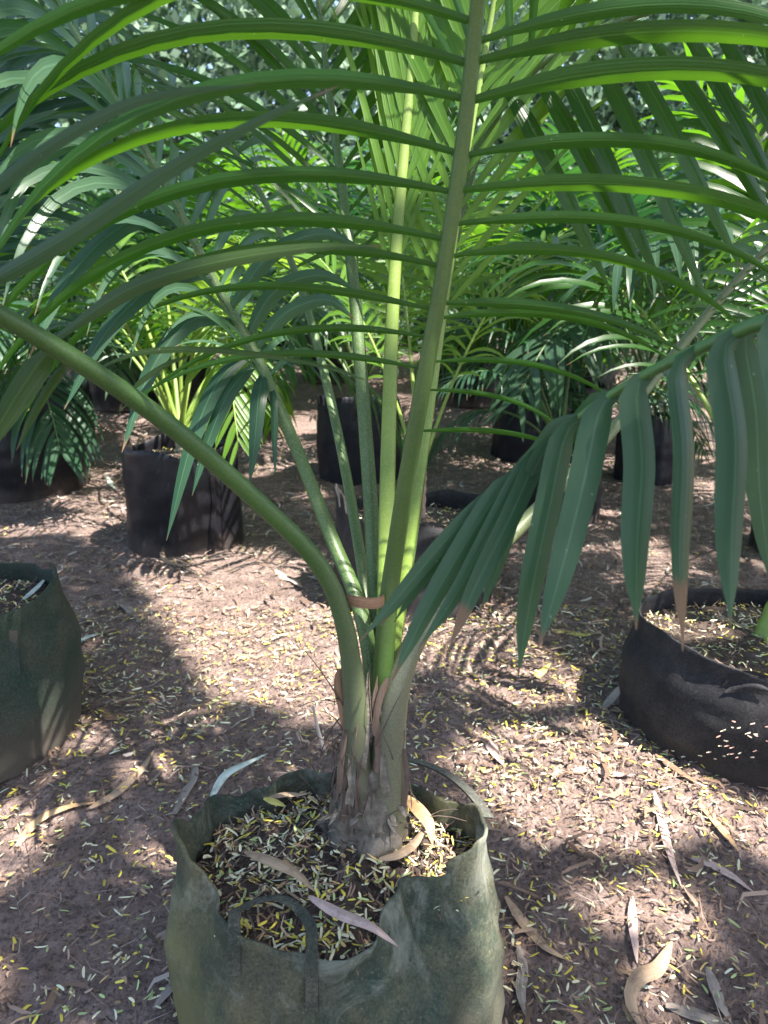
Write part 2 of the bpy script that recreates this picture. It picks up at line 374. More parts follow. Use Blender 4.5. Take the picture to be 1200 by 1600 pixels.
# ------------------------------------------------------------------ palms
def frond(palm, pts, r0, r1, s0, nper, L, W, mat, pmat, hint, a0=70, a1=35, lift=8, droop=1.2,
          sides=(1, -1), nseg=10, across=3, flat=0.75, joined=False, s1=1.0, jitter=1.0, Lprof=None, npath=34, name='frond', fold=0.22, nside=9):
    path = catmull(pts, npath); ss = np.linspace(0, 1, npath)
    if path.shape[1] == 4: rad = path[:, 3].copy(); path = path[:, :3].copy(); base = 0
    else: rad = r0+(r1-r0)*ss**0.8; base = np.exp(-(ss/0.06)**2)*0.35*r0
    t = tangents(path); mb = MB()
    tube(mb, path, rad+base, nside, flat, hint)
    fo = mb.build(name, M[pmat], palm)
    hint = np.array(hint, float); jm = MB() if joined else None
    for k in range(nper):
        for sd_ in sides:
            f = (k+0.5+0.3*sd_*0.5)/nper
            s = s0+(s1-s0)*f + rng.normal(0, 0.16)*(s1-s0)/nper
            s = min(max(s, 0), 0.999); i = s*(npath-1); i0 = int(i); w = i-i0
            p = path[i0]*(1-w)+path[min(i0+1, npath-1)]*w; tt = t[i0]
            nrm = unit(hint - tt*np.dot(hint, tt)); b = np.cross(tt, nrm)*sd_
            a = math.radians(a0+(a1-a0)*f + rng.normal(0, 3.0)*jitter); lf = math.radians(lift + rng.normal(0, 4)*jitter)
            d = math.cos(a)*tt + math.sin(a)*(math.cos(lf)*b + math.sin(lf)*nrm)
            pr = (0.55+0.45*smooth(0, 0.3, f))*(1-0.55*smooth(0.55, 1.0, f)) if Lprof is None else Lprof(f)
            ln = L*pr*(1+rng.normal(0, 0.06)*jitter); r = rad[i0]
            pth = bend_path(p+b*r*0.5, d, ln, nseg, droop*(0.8+0.5*rng.random())*ln/L, 0.12*jitter)
            ww = W*(0.42+0.58*smooth(0, 0.5, f))*(1-0.3*smooth(0.7, 1, f))*(0.9+0.2*rng.random())
            mb2 = jm if joined else MB()
            blade(mb2, pth, ww, side0=-np.cross(d, nrm) if sd_ > 0 else np.cross(d, nrm)*-1, fold=fold*(0.7+0.6*rng.random()), across=across, twist=rng.normal(0, 0.25)*jitter)
            if not joined: mb2.build('leaflet', M[mat], fo)
    if joined: jm.build('leaflets', M[mat], fo)
    return fo
def px_leaf(fo, pts, W, mat, normal=(0, -0.5, 1), nseg=16, across=5, fold=0.25, prof=None):
    mb = MB(); blade(mb, catmull([P(*p) for p in pts], nseg), W, across=across, normal=normal, fold=fold, prof=prof)
    return mb.build('leaflet', M[mat], fo)
def auto_frond_pts(base, az, elev, L, curl, n=8):
    "a frond that leaves the crown steeply and arches over"
    d = np.array((math.cos(az)*math.cos(elev), math.sin(az)*math.cos(elev), math.sin(elev)))
    return bend_path(base, d, L, n, curl)
def shoot(palm, base, top, r0, r1, mat='sheath', bulb=True):
    "swollen palm base with leaf sheaths"
    mb = MB(); base = np.array(base); top = np.array(top); n = 16; s = np.linspace(0, 1, n)
    path = base+(top-base)*s[:, None]
    rad = r0+(r1-r0)*s; rad = rad*(1+0.5*np.exp(-(s/0.12)**2)*(1 if bulb else 0)) + 0.002*np.sin(s*60)
    tube(mb, path, rad, 12); mb.build('trunk', M[mat], palm)

# ------------------------------------------------------------------ bags
def bag(name, label, c, a, b, H, mat, rim=None, soil_h=None, seed=0, folds=0.010, waist=0.02, group=None, NT=84, tilt=0.0, soil=True):
    """fabric grow bag: outer wall, rolled rim and inner wall in one sheet.
    rim(theta) -> (height offset, radius factor) lets the top slump or stand up"""
    z0 = T(c[0], c[1])-0.015
    root = empty(name, (c[0], c[1], z0), label, 'grow bag', group)
    th = np.linspace(0, 2*math.pi, NT, endpoint=False); NZ = 22
    rows = []
    soil_h = soil_h if soil_h is not None else H-0.05
    def pos(t, s, inner):
        dz, rf = rim(t) if rim else (0.012*math.sin(t*3+seed)+0.008*math.sin(t*5+seed*2), 0.97)
        dz += 0.0022*mnoise.noise(Vector((math.cos(t)*9, math.sin(t)*9, seed)))+0.0012*mnoise.noise(Vector((math.cos(t)*26, math.sin(t)*26, seed)))
        z = s*(H+dz)
        k = smooth(0.62, 1.0, s); r = 1.0 + waist*math.sin(math.pi*min(1, s*1.2)) + (rf-1.0)*k
        ct, st = math.cos(t), math.sin(t)
        nn = mnoise.noise(Vector((ct*2.2, st*2.2, z*5+seed*7.7)))*folds + mnoise.noise(Vector((ct*5, st*5, z*2.2+seed*3.1)))*folds*0.7
        nn += mnoise.noise(Vector((ct*3.0, st*3.0, z*26+seed)))*folds*0.45 + (0.5-abs(mnoise.noise(Vector((ct*4.5+z*9, st*4.5-z*6, z*11+seed*2.3)))))*folds*0.55
        th_ = 0.0055 if inner else 0.0
        return ((a*r+nn-th_)*ct, (b*r+nn-th_)*st, z)
    for s in np.linspace(0, 1, NZ): rows.append([pos(t, s, False) for t in th])
    top = [pos(t, 1.0, False) for t in th]; ti = [pos(t, 1.0, True) for t in th]
    rows.append([((x+u)/2, (y+v)/2, z+0.0025) for (x, y, z), (u, v, w) in zip(top, ti)])
    for s in (1.0, 0.95, 0.9, 0.84, 0.76, 0.68): rows.append([pos(t, s, True) for t in th])
    mb = MB(); arr = np.array(rows)+np.array((c[0], c[1], z0)); mb.grid(arr, closed=True)
    mb.build('wall', M[mat], root)
    if soil:
        mb = MB(); R_ = np.linspace(0.02, 0.985, 16); sh = []
        for r in R_:
            row = []
            for t in th[::2]:
                dz_ = rim(t)[0] if rim else 0.0
                zt = min(soil_h, H+dz_-0.012); x, y, _ = pos(t, min(0.96, zt/(H+dz_)), True)
                x *= r; y *= r; lowr = (soil_h-zt)*r**4
                row.append((c[0]+x, c[1]+y, z0+soil_h-lowr+0.012*nz(x, y, seed, 22)+0.006*nz(x, y, seed, 60)+0.02*(1-r)))
            sh.append(row)
        mb.grid(np.array(sh), closed=True); mb.fan(0, len(th)//2, (c[0], c[1], z0+soil_h+0.02)); mb.build('soil', M['potsoil'], root)
    root['soil_z'] = z0+soil_h
    return root
def bag_px(name, label, cx, width, ybot, hpx, mat, **kw):
    "bag placed where its base front touches the ground at (cx, ybot), sized by its width and height in the photo"
    p = G(cx, ybot); d = depth_of(p); R = width/2*d/FPX
    dirv = unit(np.array((p[0], p[1])))
    c = np.array((p[0], p[1]))+dirv*R*0.93
    R = width/2*depth_of(np.array((c[0], c[1], p[2])))/FPX
    H = hpx*d/FPX/math.cos(PITCH)
    return bag(name, label, c, R, R*0.93, H, mat, **kw), c, R, H

# ------------------------------------------------------------------ scatter helpers
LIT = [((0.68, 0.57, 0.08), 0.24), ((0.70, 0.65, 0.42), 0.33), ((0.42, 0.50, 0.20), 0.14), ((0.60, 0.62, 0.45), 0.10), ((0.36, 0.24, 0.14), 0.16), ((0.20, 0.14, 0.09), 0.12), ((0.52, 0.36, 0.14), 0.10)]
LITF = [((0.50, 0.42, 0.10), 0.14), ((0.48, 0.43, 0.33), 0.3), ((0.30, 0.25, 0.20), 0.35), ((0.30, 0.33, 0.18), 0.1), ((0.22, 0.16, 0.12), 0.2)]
BRN = [((0.20, 0.125, 0.085), 0.45), ((0.33, 0.23, 0.17), 0.30), ((0.10, 0.065, 0.05), 0.25)]
def slivers(pts, nrm_z, L, W, pal, lift=0.003, tilt=0.2, curve=0.06):
    "many tiny leaf pieces in one mesh; pts (n,3)"
    n = len(pts); ang = rng.uniform(0, 2*math.pi, n); ln = L*rng.uniform(0.6, 1.25, n); wd = W*rng.uniform(0.7, 1.3, n)
    tl = rng.normal(0, tilt, n); ct, st = np.cos(ang), np.sin(ang)
    d = np.stack([ct*np.cos(tl), st*np.cos(tl), np.sin(tl)], 1); sd_ = np.stack([-st, ct, rng.normal(0, 0.3, n)], 1)
    cv = rng.normal(0, curve, n)
    p = pts + np.array((0, 0, lift)) + np.stack([np.zeros(n), np.zeros(n), np.abs(np.sin(tl))*ln*0.5], 1)
    p[:, 2] += rng.uniform(-0.0020, 0.0035, n); ln = ln*rng.lognormal(0, 0.22, n)
    V = np.empty((n, 8, 3))
    for j, (x, w) in enumerate(((-0.5, 0.5), (-0.25, 1.0), (0.25, 1.0), (0.5, 0.45))):
        off = sd_*(cv*ln*(x*x*4))[:, None]
        V[:, 2*j] = p + d*(ln*x)[:, None] + sd_*(wd*w*0.5)[:, None] + off
        V[:, 2*j+1] = p + d*(ln*x)[:, None] - sd_*(wd*w*0.5)[:, None] + off
    pr = np.array([q for _, q in pal]); ci = rng.choice(len(pal), n, p=pr/pr.sum())
    cols = np.array([c for c, _ in pal])[ci]*rng.uniform(0.75, 1.2, (n, 1))
    C = np.concatenate([np.repeat(np.clip(cols, 0, 1), 8, 0), np.ones((n*8, 1))], 1)
    k = np.arange(n)*8
    F = np.concatenate([np.stack([k+2*j, k+2*j+1, k+2*j+3, k+2*j+2], 1) for j in range(3)])
    return V.reshape(-1, 3), F, C
def raw_mesh(name, V, F, C, mat, parent=None, kind='stuff', label=None, cat=None):
    me = bpy.data.meshes.new(name); nf, k = F.shape
    me.vertices.add(len(V)); me.vertices.foreach_set('co', V.astype(np.float32).ravel())
    me.loops.add(nf*k); me.loops.foreach_set('vertex_index', F.astype(np.int32).ravel())
    me.polygons.add(nf); me.polygons.foreach_set('loop_start', np.arange(0, nf*k, k, dtype=np.int32))
    me.update(calc_edges=True)
    a = me.color_attributes.new('Col', 'FLOAT_COLOR', 'POINT'); a.data.foreach_set('color', C.astype(np.float32).ravel())
    me.materials.append(mat); o = bpy.data.objects.new(name, me); COL.objects.link(o)
    if parent is not None: o.parent = parent; o.location = -_wloc(parent)
    tag(o, label, cat, None, kind); return o
def leaf_cloud(pts, L, W, pal, down=0.3):
    n = len(pts); d = rng.normal(0, 1, (n, 3)); d[:, 2] -= down; d /= np.linalg.norm(d, axis=1)[:, None]
    s = np.cross(d, rng.normal(0, 1, (n, 3))); s /= np.linalg.norm(s, axis=1)[:, None]
    ln = (L*rng.uniform(0.6, 1.3, n))[:, None]; wd = (W*rng.uniform(0.7, 1.3, n))[:, None]
    V = np.stack([pts-d*ln*0.5, pts+s*wd*0.5, pts+d*ln*0.5, pts-s*wd*0.5], 1).reshape(-1, 3)
    F = np.arange(n*4).reshape(n, 4)
    pr = np.array([q for _, q in pal]); ci = rng.choice(len(pal), n, p=pr/pr.sum())
    cols = np.array([c for c, _ in pal])[ci]*rng.uniform(0.7, 1.3, (n, 1))
    C = np.concatenate([np.repeat(np.clip(cols, 0, 1), 4, 0), np.ones((n*4, 1))], 1)
    return V, F, C

# ================================================================== THE SETTING
def build_ground():
    # one sheet, fine near the camera and stretching to the horizon
    def axis(fine0, fine1, step, far0, far1, k):
        a = list(np.arange(fine0, fine1, step)); x = fine0; s = step; lo = []
        while x > far0: s *= k; x -= s; lo.append(x)
        x = a[-1]; s = step; hi = []
        while x < far1: s *= k; x += s; hi.append(x)
        return np.array(lo[::-1]+a+hi)
    xs = axis(-1.6, 1.6, 0.013, -160, 160, 1.09); ys = axis(0.35, 3.6, 0.013, -60, 220, 1.09)
    Z = np.empty((len(ys), len(xs)))
    for i, y in enumerate(ys):
        for j, x in enumerate(xs):
            z = T(x, y)
            if -2.5 < x < 2.5 and 0.2 < y < 5:
                v = Vector((x, y, 0.7))
                z += 0.0085*mnoise.noise(v*21) + 0.009*abs(mnoise.noise(v*48)) + 0.005*mnoise.noise(v*90)
            Z[i, j] = z
    Z -= 0.003
    X, Y = np.meshgrid(xs, ys)
    Pt = np.stack([X, Y, Z], -1).reshape(-1, 3); n, m = Z.shape
    idx = np.arange(n*m).reshape(n, m)
    F = np.stack([idx[:-1, :-1], idx[:-1, 1:], idx[1:, 1:], idx[1:, :-1]], -1).reshape(-1, 4)
    o = raw_mesh('ground', Pt, F, np.ones((n*m, 4)), M['soil'], kind='structure')
    o.data.polygons.foreach_set('use_smooth', [True]*len(o.data.polygons))
    return o
build_ground()

# ================================================================== THE BIG BAG AND ITS PALM
from mathutils.bvhtree import BVHTree
def bvh_of(o):
    l = _wloc(o); me = o.data
    return BVHTree.FromPolygons([Vector(v.co)+l for v in me.vertices], [tuple(p.vertices) for p in me.polygons])
def hit(bv, px, py, off=0.003):
    o = Vector((0, 0, CAM_H)); d = (Vector(P(px, py, 1.0))-o).normalized(); loc, nrm, i, dist = bv.ray_cast(o, d)
    return None if loc is None else np.array(loc - d*off)
def child(root, nm): return next(c for c in root.children if c.name.split('.')[0] == nm)
def table(rows):
    rows = sorted(rows); th = np.radians([r[0] for r in rows]); A = np.array([r[1:] for r in rows])
    th = np.r_[th[-1]-2*math.pi, th, th[0]+2*math.pi]; A = np.vstack([A[-1], A, A[0]])
    def f(t):
        t = t % (2*math.pi); i = int(np.searchsorted(th, t))-1; i = max(0, min(i, len(th)-2))
        w = (t-th[i])/(th[i+1]-th[i]); w = w*w*(3-2*w)
        return tuple(A[i]*(1-w)+A[i+1]*w)
    return f
main_rim = table([(0, 0.035, 0.99), (18, 0.03, 0.93), (30, 0.005, 0.97), (60, -0.005, 0.98), (90, 0.0, 0.98), (118, 0.005, 1.0), (135, -0.005, 0.97), (150, 0.012, 1.02),
                  (168, 0.015, 0.98), (182, 0.045, 1.02), (200, 0.025, 0.93), (218, 0.0, 0.90), (232, -0.004, 0.95), (252, -0.014, 0.96),
                  (270, -0.020, 0.92), (284, -0.018, 0.82), (298, -0.010, 0.66), (314, 0.002, 0.60), (332, 0.018, 0.76), (347, 0.032, 0.93)])
MBC = (-0.062, 0.852)
main_bag = bag('grow_bag', 'moss-stained grey felt grow bag with slumped rim holding the big palm in front', MBC, 0.205, 0.168, 0.36, 'felt_moss',
               rim=main_rim, soil_h=0.322, seed=3, folds=0.018, waist=0.06, NT=144)
mw = bvh_of(child(main_bag, 'wall'))
def strap(root, pts, W, mat='strap', normal=(0, -1, 0.4), name='handle', th=0.0025):
    mb = MB(); pth = catmull(pts, 40); n = np.array(normal, float)
    one = np.ones(40); blade(mb, pth, W, normal=n, fold=0.0, across=3, prof=one)
    blade(mb, pth-unit(n)*th, W*0.98, normal=n, fold=0.0, across=3, prof=one)
    return mb.build(name, M[mat], root)
def wallpt(px, py, off=0.004):
    h = hit(mw, px, py, off+0.004); return h if h is not None else P(px, py, 0.9)
def wall_run(px, ys):
    out = []; dlast = None
    for y in ys:      # from the bottom of the stitching up
        h = hit(mw, px, y, 0.008)
        d = depth_of(h) if h is not None else 9
        if dlast is not None and d > dlast+0.05: d = dlast+0.006
        out.append(P(px, y, min(d, 0.95))); dlast = min(d, 0.95)
    return out
a1 = wall_run(366, (1525, 1500, 1475, 1450, 1425)); b1 = wall_run(487, (1580, 1550, 1520, 1495, 1475))[::-1]
da, db = depth_of(a1[-1]), depth_of(b1[0])
strap(main_bag, a1+[P(378, 1420, da+0.016), P(402, 1408, da+0.045), P(438, 1404, (da+db)/2+0.058), P(470, 1424, db+0.04), P(486, 1450, db+0.012)]+b1, 0.0140, 'strap_moss')
r1 = [np.array((MBC[0]+math.cos(t)*0.213, MBC[1]+math.sin(t)*0.175, 0.372+0.012*math.sin((t-0.45)*3.2))) for t in np.linspace(0.25, 1.25, 8)]
strap(main_bag, r1, 0.020, normal=(0.6, -0.3, 1))

PALM_C = np.array((-0.025, 0.915))
palm = empty('palm', (PALM_C[0], PALM_C[1], 0.30), 'large young palm with arching green fronds growing in the mossy front bag', 'palm')
def lumpy_tube(path, rad, m, amp, seed, name, mat, root, hint=(0, 1, 0.2), sc=40):
    mb = MB(); tube(mb, path, rad, m, 1.0, hint); V = np.concatenate(mb.v); t = []
    ctr = np.array(path).mean(0)
    for i, v in enumerate(V):
        d = v-ctr; d[2] = 0; d = unit(d)
        k = mnoise.noise(Vector((v[0]*sc, v[1]*sc, v[2]*sc*0.55+seed))) + 0.6*mnoise.noise(Vector((v[0]*sc*2.5, v[1]*sc*2.5, v[2]*sc*2.5+seed)))
        t.append(v + d*amp*k)
    mb.v = [np.array(t)]; return mb.build(name, M[mat], root)
zz = np.linspace(0.27, 0.44, 22)
lumpy_tube(np.stack([np.full(22, -0.022), np.full(22, 0.915), zz], 1), 0.057-0.016*smooth(0.33, 0.43, zz)+0.002*np.sin(zz*210), 40, 0.008, 2, 'trunk', 'trunk', palm)

def P4(l, k=1.0): return [(*P(a, b, c), r*k) for a, b, c, r in l]
# left petiole, sweeping towards the camera
fB = frond(palm, P4([(566, 1300, 1.045, .036), (558, 1200, 1.02, .029), (556, 1110, .995, .0235), (549, 1040, .975, .019), (538, 975, .955, .0172), (515, 910, .935, .0162), (470, 848, .905, .0155),
    (380, 763, .85, .0150), (300, 693, .80, .0146), (230, 638, .76, .0142), (130, 570, .70, .0135), (0, 492, .64, .0125), (-150, 420, .57, .011), (-320, 370, .50, .008), (-480, 350, .45, .004)], 0.77),
    0, 0, 0.83, 9, 0.42, 0.024, 'leaf_olive', 'petiole_left', (0.2, 0.2, 1), 60, 40, 15, 1.0, nseg=12, npath=60, flat=0.9, nside=14)
px_leaf(fB, [(85, 530, .70), (200, 452, .67), (330, 411, .64), (480, 387, .62), (600, 384, .60)], 0.017, 'leaf_olive', normal=(0, -1, 0.5))
px_leaf(fB, [(-70, 468, .62), (100, 372, .57), (250, 272, .54), (400, 190, .51), (532, 133, .49)], 0.0185, 'leaf_olive', normal=(0, -1, 0.5))
px_leaf(fB, [(-160, 425, .57), (0, 284, .54), (130, 195, .52), (240, 150, .50), (400, 132, .48)], 0.0135, 'leaf_olive', normal=(0, -1, 0.5))
px_leaf(fB, [(150, 578, .72), (210, 552, .72), (300, 545, .72), (400, 553, .72), (500, 571, .72), (590, 600, .73)], 0.0075, 'leaf_olive', normal=(0, -1, 0.8))
px_leaf(fB, [(85, 540, .71), (60, 568, .70), (25, 620, .69), (-40, 730, .67)], 0.026, 'leaf_olive', normal=(0, -1, 0.3))
px_leaf(fB, [(110, 560, .72), (80, 600, .72), (50, 650, .72), (25, 705, .72)], 0.010, 'leaf_olive', normal=(0, -1, 0.3))
px_leaf(fB, [(203, 612, .75), (225, 592, .75), (262, 568, .75), (300, 555, .75)], 0.006, 'leaf_olive', normal=(0, -1, 0.3))
# right petiole
fC = frond(palm, P4([(600, 1300, 1.055, .040), (605, 1200, 1.03, .034), (612, 1110, 1.005, .0275), (630, 1040, 1.0, .022), (665, 975, 1.01, .0175), (720, 915, 1.03, .0152), (790, 845, 1.06, .0142), (870, 765, 1.10, .0132),
    (950, 680, 1.15, .012), (1040, 570, 1.21, .011), (1150, 440, 1.27, .009), (1290, 300, 1.33, .007), (1420, 210, 1.4, .004)], 0.84),
    0, 0, 0.62, 18, 0.42, 0.026, 'leaf', 'petiole_right', (-0.5, 0, 0.8), 65, 35, 5, 1.5, nseg=11, npath=56, flat=0.9, nside=14)
# tall centre frond, leaning towards the camera
fA = frond(palm, P4([(596, 1130, 1.02, .020), (599, 1040, .995, .0185), (606, 950, .98, .0165), (616, 870, .965, .0150), (640, 720, .92, .0140), (665, 580, .88, .0130), (690, 440, .84, .0120), (722, 230, .78, .0108), (745, 20, .72, .0100), (762, -160, .66, .008), (775, -350, .60, .005)], 0.75),
    0, 0, 0.45, 14, 0.58, 0.0180, 'leaf', 'petiole_scurf', (0, 1, 0.25), 90, 74, 4, 1.55, sides=(1,), nseg=16, across=5, npath=60, flat=0.9, nside=14,
    Lprof=lambda f: 0.62+0.38*smooth(0, 0.35, f)-0.3*smooth(0.75, 1, f), jitter=1.0)
def more_leaflets(fo, pts4, s0, s1, nper, L, W, mat, hint, a0, a1, lift, droop, side, Lprof, nseg=16, across=5, fold=0.22, jitter=1.1):
    path = catmull(pts4, 60)[:, :3]; t = tangents(path); hint = np.array(hint, float)
    for k in range(nper):
        f = (k+0.5+rng.normal(0, 0.14))/nper; i = min(59, max(0, int((s0+(s1-s0)*f)*59))); tt = t[i]; nrm = unit(hint-tt*np.dot(hint, tt)); b = np.cross(tt, nrm)*side
        a = math.radians(a0+(a1-a0)*f+rng.normal(0, 3)*jitter); lf = math.radians(lift+rng.normal(0, 4)*jitter)
        d = math.cos(a)*tt+math.sin(a)*(math.cos(lf)*b+math.sin(lf)*nrm); ln = L*Lprof(f)*(1+rng.normal(0, 0.05))
        mb = MB(); blade(mb, bend_path(path[i]+b*0.006, d, ln, nseg, droop*(0.7+0.6*rng.random()), 0.14), W*(0.34+0.66*smooth(0, 0.7, f))*rng.uniform(0.82, 1.15), side0=-np.cross(d, nrm), fold=fold, across=across, twist=rng.normal(0, 0.2))
        mb.build('leaflet', M[mat], fo)
ptsA = P4([(596, 1130, 1.02, .020), (599, 1040, .995, .0185), (606, 950, .98, .0165), (616, 870, .965, .0150), (640, 720, .92, .0140), (665, 580, .88, .0130), (690, 440, .84, .0120), (722, 230, .78, .0108), (745, 20, .72, .0100), (762, -160, .66, .008), (775, -350, .60, .005)], 0.75)
more_leaflets(fA, ptsA, 0.41, 1.0, 16, 0.48, 0.0190, 'leaf', (0, 1, 0.25), 80, 70, -2, 0.95, -1, lambda f: 0.42+0.58*smooth(0, 0.6, f)-0.3*smooth(0.8, 1, f))
# upright young fronds behind it
frond(palm, P4([(598, 1060, 1.02, .012), (601, 950, 1.03, .0140), (604, 820, 1.05, .0145), (608, 650, 1.07, .0135), (615, 450, 1.08, .012), (630, 250, 1.08, .010), (645, 80, 1.07, .008), (655, -80, 1.05, .005), (660, -200, 1.03, .003)], 0.78),
    0, 0, 0.50, 15, 0.40, 0.020, 'leaf_young', 'petiole_young', (0.1, -1, 0.1), 16, 12, 6, 0.25, nseg=10, npath=40, flat=0.45, nside=10, jitter=0.5)
frond(palm, P4([(590, 1050, 1.04, .012), (583, 850, 1.08, .0115), (570, 660, 1.1, .0105), (555, 470, 1.12, .0095), (538, 320, 1.14, .008), (515, 150, 1.16, .006), (495, -20, 1.18, .004), (480, -160, 1.2, .002)]),
    0, 0, 0.48, 17, 0.44, 0.018, 'leaf', 'petiole', (0.3, -1, 0.1), 46, 24, 10, 0.9, nseg=10, npath=40, flat=0.6)
frond(palm, P4([(612, 1050, 1.03, .011), (632, 900, 1.05, .0115), (662, 700, 1.07, .0105), (690, 500, 1.08, .0095), (722, 280, 1.08, .008), (758, 80, 1.06, .006), (790, -100, 1.03, .004), (815, -230, 1.0, .002)], 0.72),
    0, 0, 0.45, 17, 0.44, 0.020, 'leaf_young', 'petiole_young', (-0.1, -1, 0.2), 34, 22, 4, 0.35, nseg=10, npath=40, flat=0.6, jitter=0.7)
# frond leaning away to the upper left, with long drooping waxy leaflets
frond(palm, P4([(586, 1080, 1.02, .016), (572, 990, 1.03, .016), (552, 920, 1.05, .0155), (520, 845, 1.08, .015), (475, 730, 1.1, .0142), (437, 640, 1.11, .0132), (395, 545, 1.11, .012), (340, 450, 1.1, .0105), (270, 310, 1.07, .009), (200, 190, 1.03, .008), (110, 40, .98, .006), (30, -90, .92, .004), (-30, -200, .86, .002)], 0.82),
    0, 0, 0.40, 24, 0.42, 0.022, 'leaf_grey', 'petiole', (0.6, -0.15, 0.8), 62, 38, 12, 2.1, nseg=13, npath=56, flat=0.8, nside=10)

frond(palm, P4([(588, 1060, 1.05, .010), (560, 850, 1.15, .0095), (520, 640, 1.28, .009), (470, 450, 1.40, .008), (400, 290, 1.48, .007), (300, 160, 1.52, .006), (170, 80, 1.54, .0045), (20, 50, 1.55, .003), (-120, 70, 1.55, .002)]),
    0, 0, 0.42, 26, 0.46, 0.022, 'leaf', 'petiole', (0.5, -0.3, 0.8), 60, 36, 6, 1.5, nseg=9, npath=40, flat=0.7)
# frond arching over to the right above the frame, its long leaflets hanging down
ptsE = P4([(606, 1060, 1.04, .011), (640, 850, 1.07, .0105), (668, 640, 1.10, .010), (700, 420, 1.12, .009), (745, 240, 1.10, .008), (815, 125, 1.07, .007), (920, 55, 1.04, .006), (1050, 5, 1.00, .005), (1200, -35, .96, .004), (1360, -50, .92, .002)])
fE = frond(palm, ptsE, 0, 0, 0.55, 20, 0.40, 0.020, 'leaf', 'petiole', (0.1, 0.6, 0.8), 50, 35, 20, 1.0, sides=(1,), nseg=10, npath=50)
for k in range(12):
    x0 = 790+46*k+rng.normal(0, 4); y0 = 140-17*k+rng.normal(0, 4); dd = 1.07-0.012*k; dx = 165+7*k+rng.normal(0, 12); dy = 335+9*k+rng.normal(0, 22)
    px_leaf(fE, [(x0, y0, dd), (x0+dx*0.16, y0+dy*0.12, dd-.015), (x0+dx*0.55, y0+dy*0.5, dd-.01), (x0+dx, y0+dy, dd+.05)], 0.031, 'leaf_yellow' if k == 9 else 'leaf', normal=(0.3, -1, 0.25), nseg=12, fold=0.2,
            prof=(0.4+0.6*smooth(0, 0.15, np.linspace(0, 1, 12)))*np.interp(np.linspace(0, 1, 12), [0, .4, .7, .9, 1], [1, 1, .8, .35, .03]))
# long leaflets hanging from the lower part of the left-leaning frond
f3 = [c for c in palm.children if c.name.startswith('frond')][-3]
for pts, W in [([(398, 552, 1.11), (345, 590, 1.08), (300, 690, 1.06), (260, 845, 1.05)], .024), ([(404, 562, 1.11), (360, 610, 1.08), (325, 690, 1.07), (300, 775, 1.06)], .022), ([(412, 580, 1.11), (404, 620, 1.07), (398, 690, 1.06), (390, 757, 1.06)], .023),
               ([(424, 600, 1.11), (428, 630, 1.09), (429, 690, 1.08), (430, 745, 1.08)], .011), ([(372, 505, 1.11), (300, 500, 1.06), (235, 580, 1.03), (190, 708, 1.01)], .026), ([(330, 430, 1.09), (250, 440, 1.04), (165, 520, 1.0), (100, 640, .98)], .027),
               ([(398, 545, 1.11), (445, 490, 1.09), (510, 468, 1.07), (555, 500, 1.06)], .024), ([(385, 525, 1.11), (430, 455, 1.09), (500, 430, 1.06), (560, 455, 1.05)], .026), ([(290, 350, 1.08), (205, 345, 1.02), (110, 430, .98), (45, 560, .95)], .027), ([(360, 480, 1.1), (420, 400, 1.07), (500, 365, 1.04), (570, 390, 1.03)], .026)]:
    px_leaf(f3, pts, W, 'leaf_grey' if pts[-1][0] > 440 else 'leaf_teal', normal=(0.1, -1, 0.6), nseg=14, fold=0.25)
# fibres and dry scraps round the palm base
mb = MB()
for k in range(110):
    t = rng.uniform(0, 2*math.pi); h = rng.uniform(0.31, 0.54); r = 0.050-0.06*(h-0.30)
    c = np.array((-0.022+math.cos(t)*r*1.05, 0.915+math.sin(t)*r*1.05, h))
    d = np.array((math.cos(t)*0.25+rng.normal(0, .3), math.sin(t)*0.25+rng.normal(0, .3), rng.choice([-1, 1])*0.8)); L = rng.uniform(0.03, 0.12)
    tube(mb, bend_path(c, d, L, 7, rng.uniform(0.2, 1.4), 0.8), np.linspace(0.0011, 0.0004, 7), 4)
tag(mb.build('fibre', M['fibre'], palm), kind='stuff')
for k, (pts, W) in enumerate([([(532, 1045, .99), (530, 1075, .99), (538, 1110, .995), (545, 1150, 1.0)], 0.016), ([(540, 1140, .985), (534, 1190, .99), (530, 1240, 1.0)], 0.009), ([(585, 1150, .985), (592, 1100, .98), (606, 1060, .975)], 0.010), ([(632, 1170, 1.0), (636, 1220, 1.01), (630, 1270, 1.02)], 0.008)]):
    mb = MB(); blade(mb, catmull([P(*p) for p in pts], 12), W, normal=(0.2, -1, 0.2), fold=0.5, across=5, prof=np.linspace(0.8, 1.0, 12)*np.array([.5, .9]+[1]*8+[.8, .5]))
    mb.build('dry_sheath', M['dry' if k in (0,) else 'fibre'], palm)
for k in range(18):
    t = rng.uniform(math.pi*0.98, 2.02*math.pi); h0 = rng.uniform(0.35, 0.46); ln = rng.uniform(0.07, 0.15); pts = []
    for j in range(9):
        h = h0+ln*j/8; sh = 1-0.55*smooth(0.36, 0.58, h); tt = t+0.05*math.sin(j*0.9+k)
        pts.append((-0.020+0.02*(h-0.36)+math.cos(tt)*(0.054*sh+0.004), 0.913+math.sin(tt)*(0.044*sh+0.006), h))
    mb = MB(); blade(mb, catmull(pts, 12), rng.uniform(0.005, 0.013), normal=(math.cos(t), math.sin(t), 0.1), fold=0.5*rng.normal(), across=3, prof=np.interp(np.linspace(0, 1, 12), [0, .3, .8, 1], [1, .9, .6, .08])*rng.uniform(0.7, 1.2, 12), twist=rng.normal(0, 0.5))
    mb.build('dry_sheath', M['trunk' if k % 2 else 'fibre'], palm)
mb = MB()
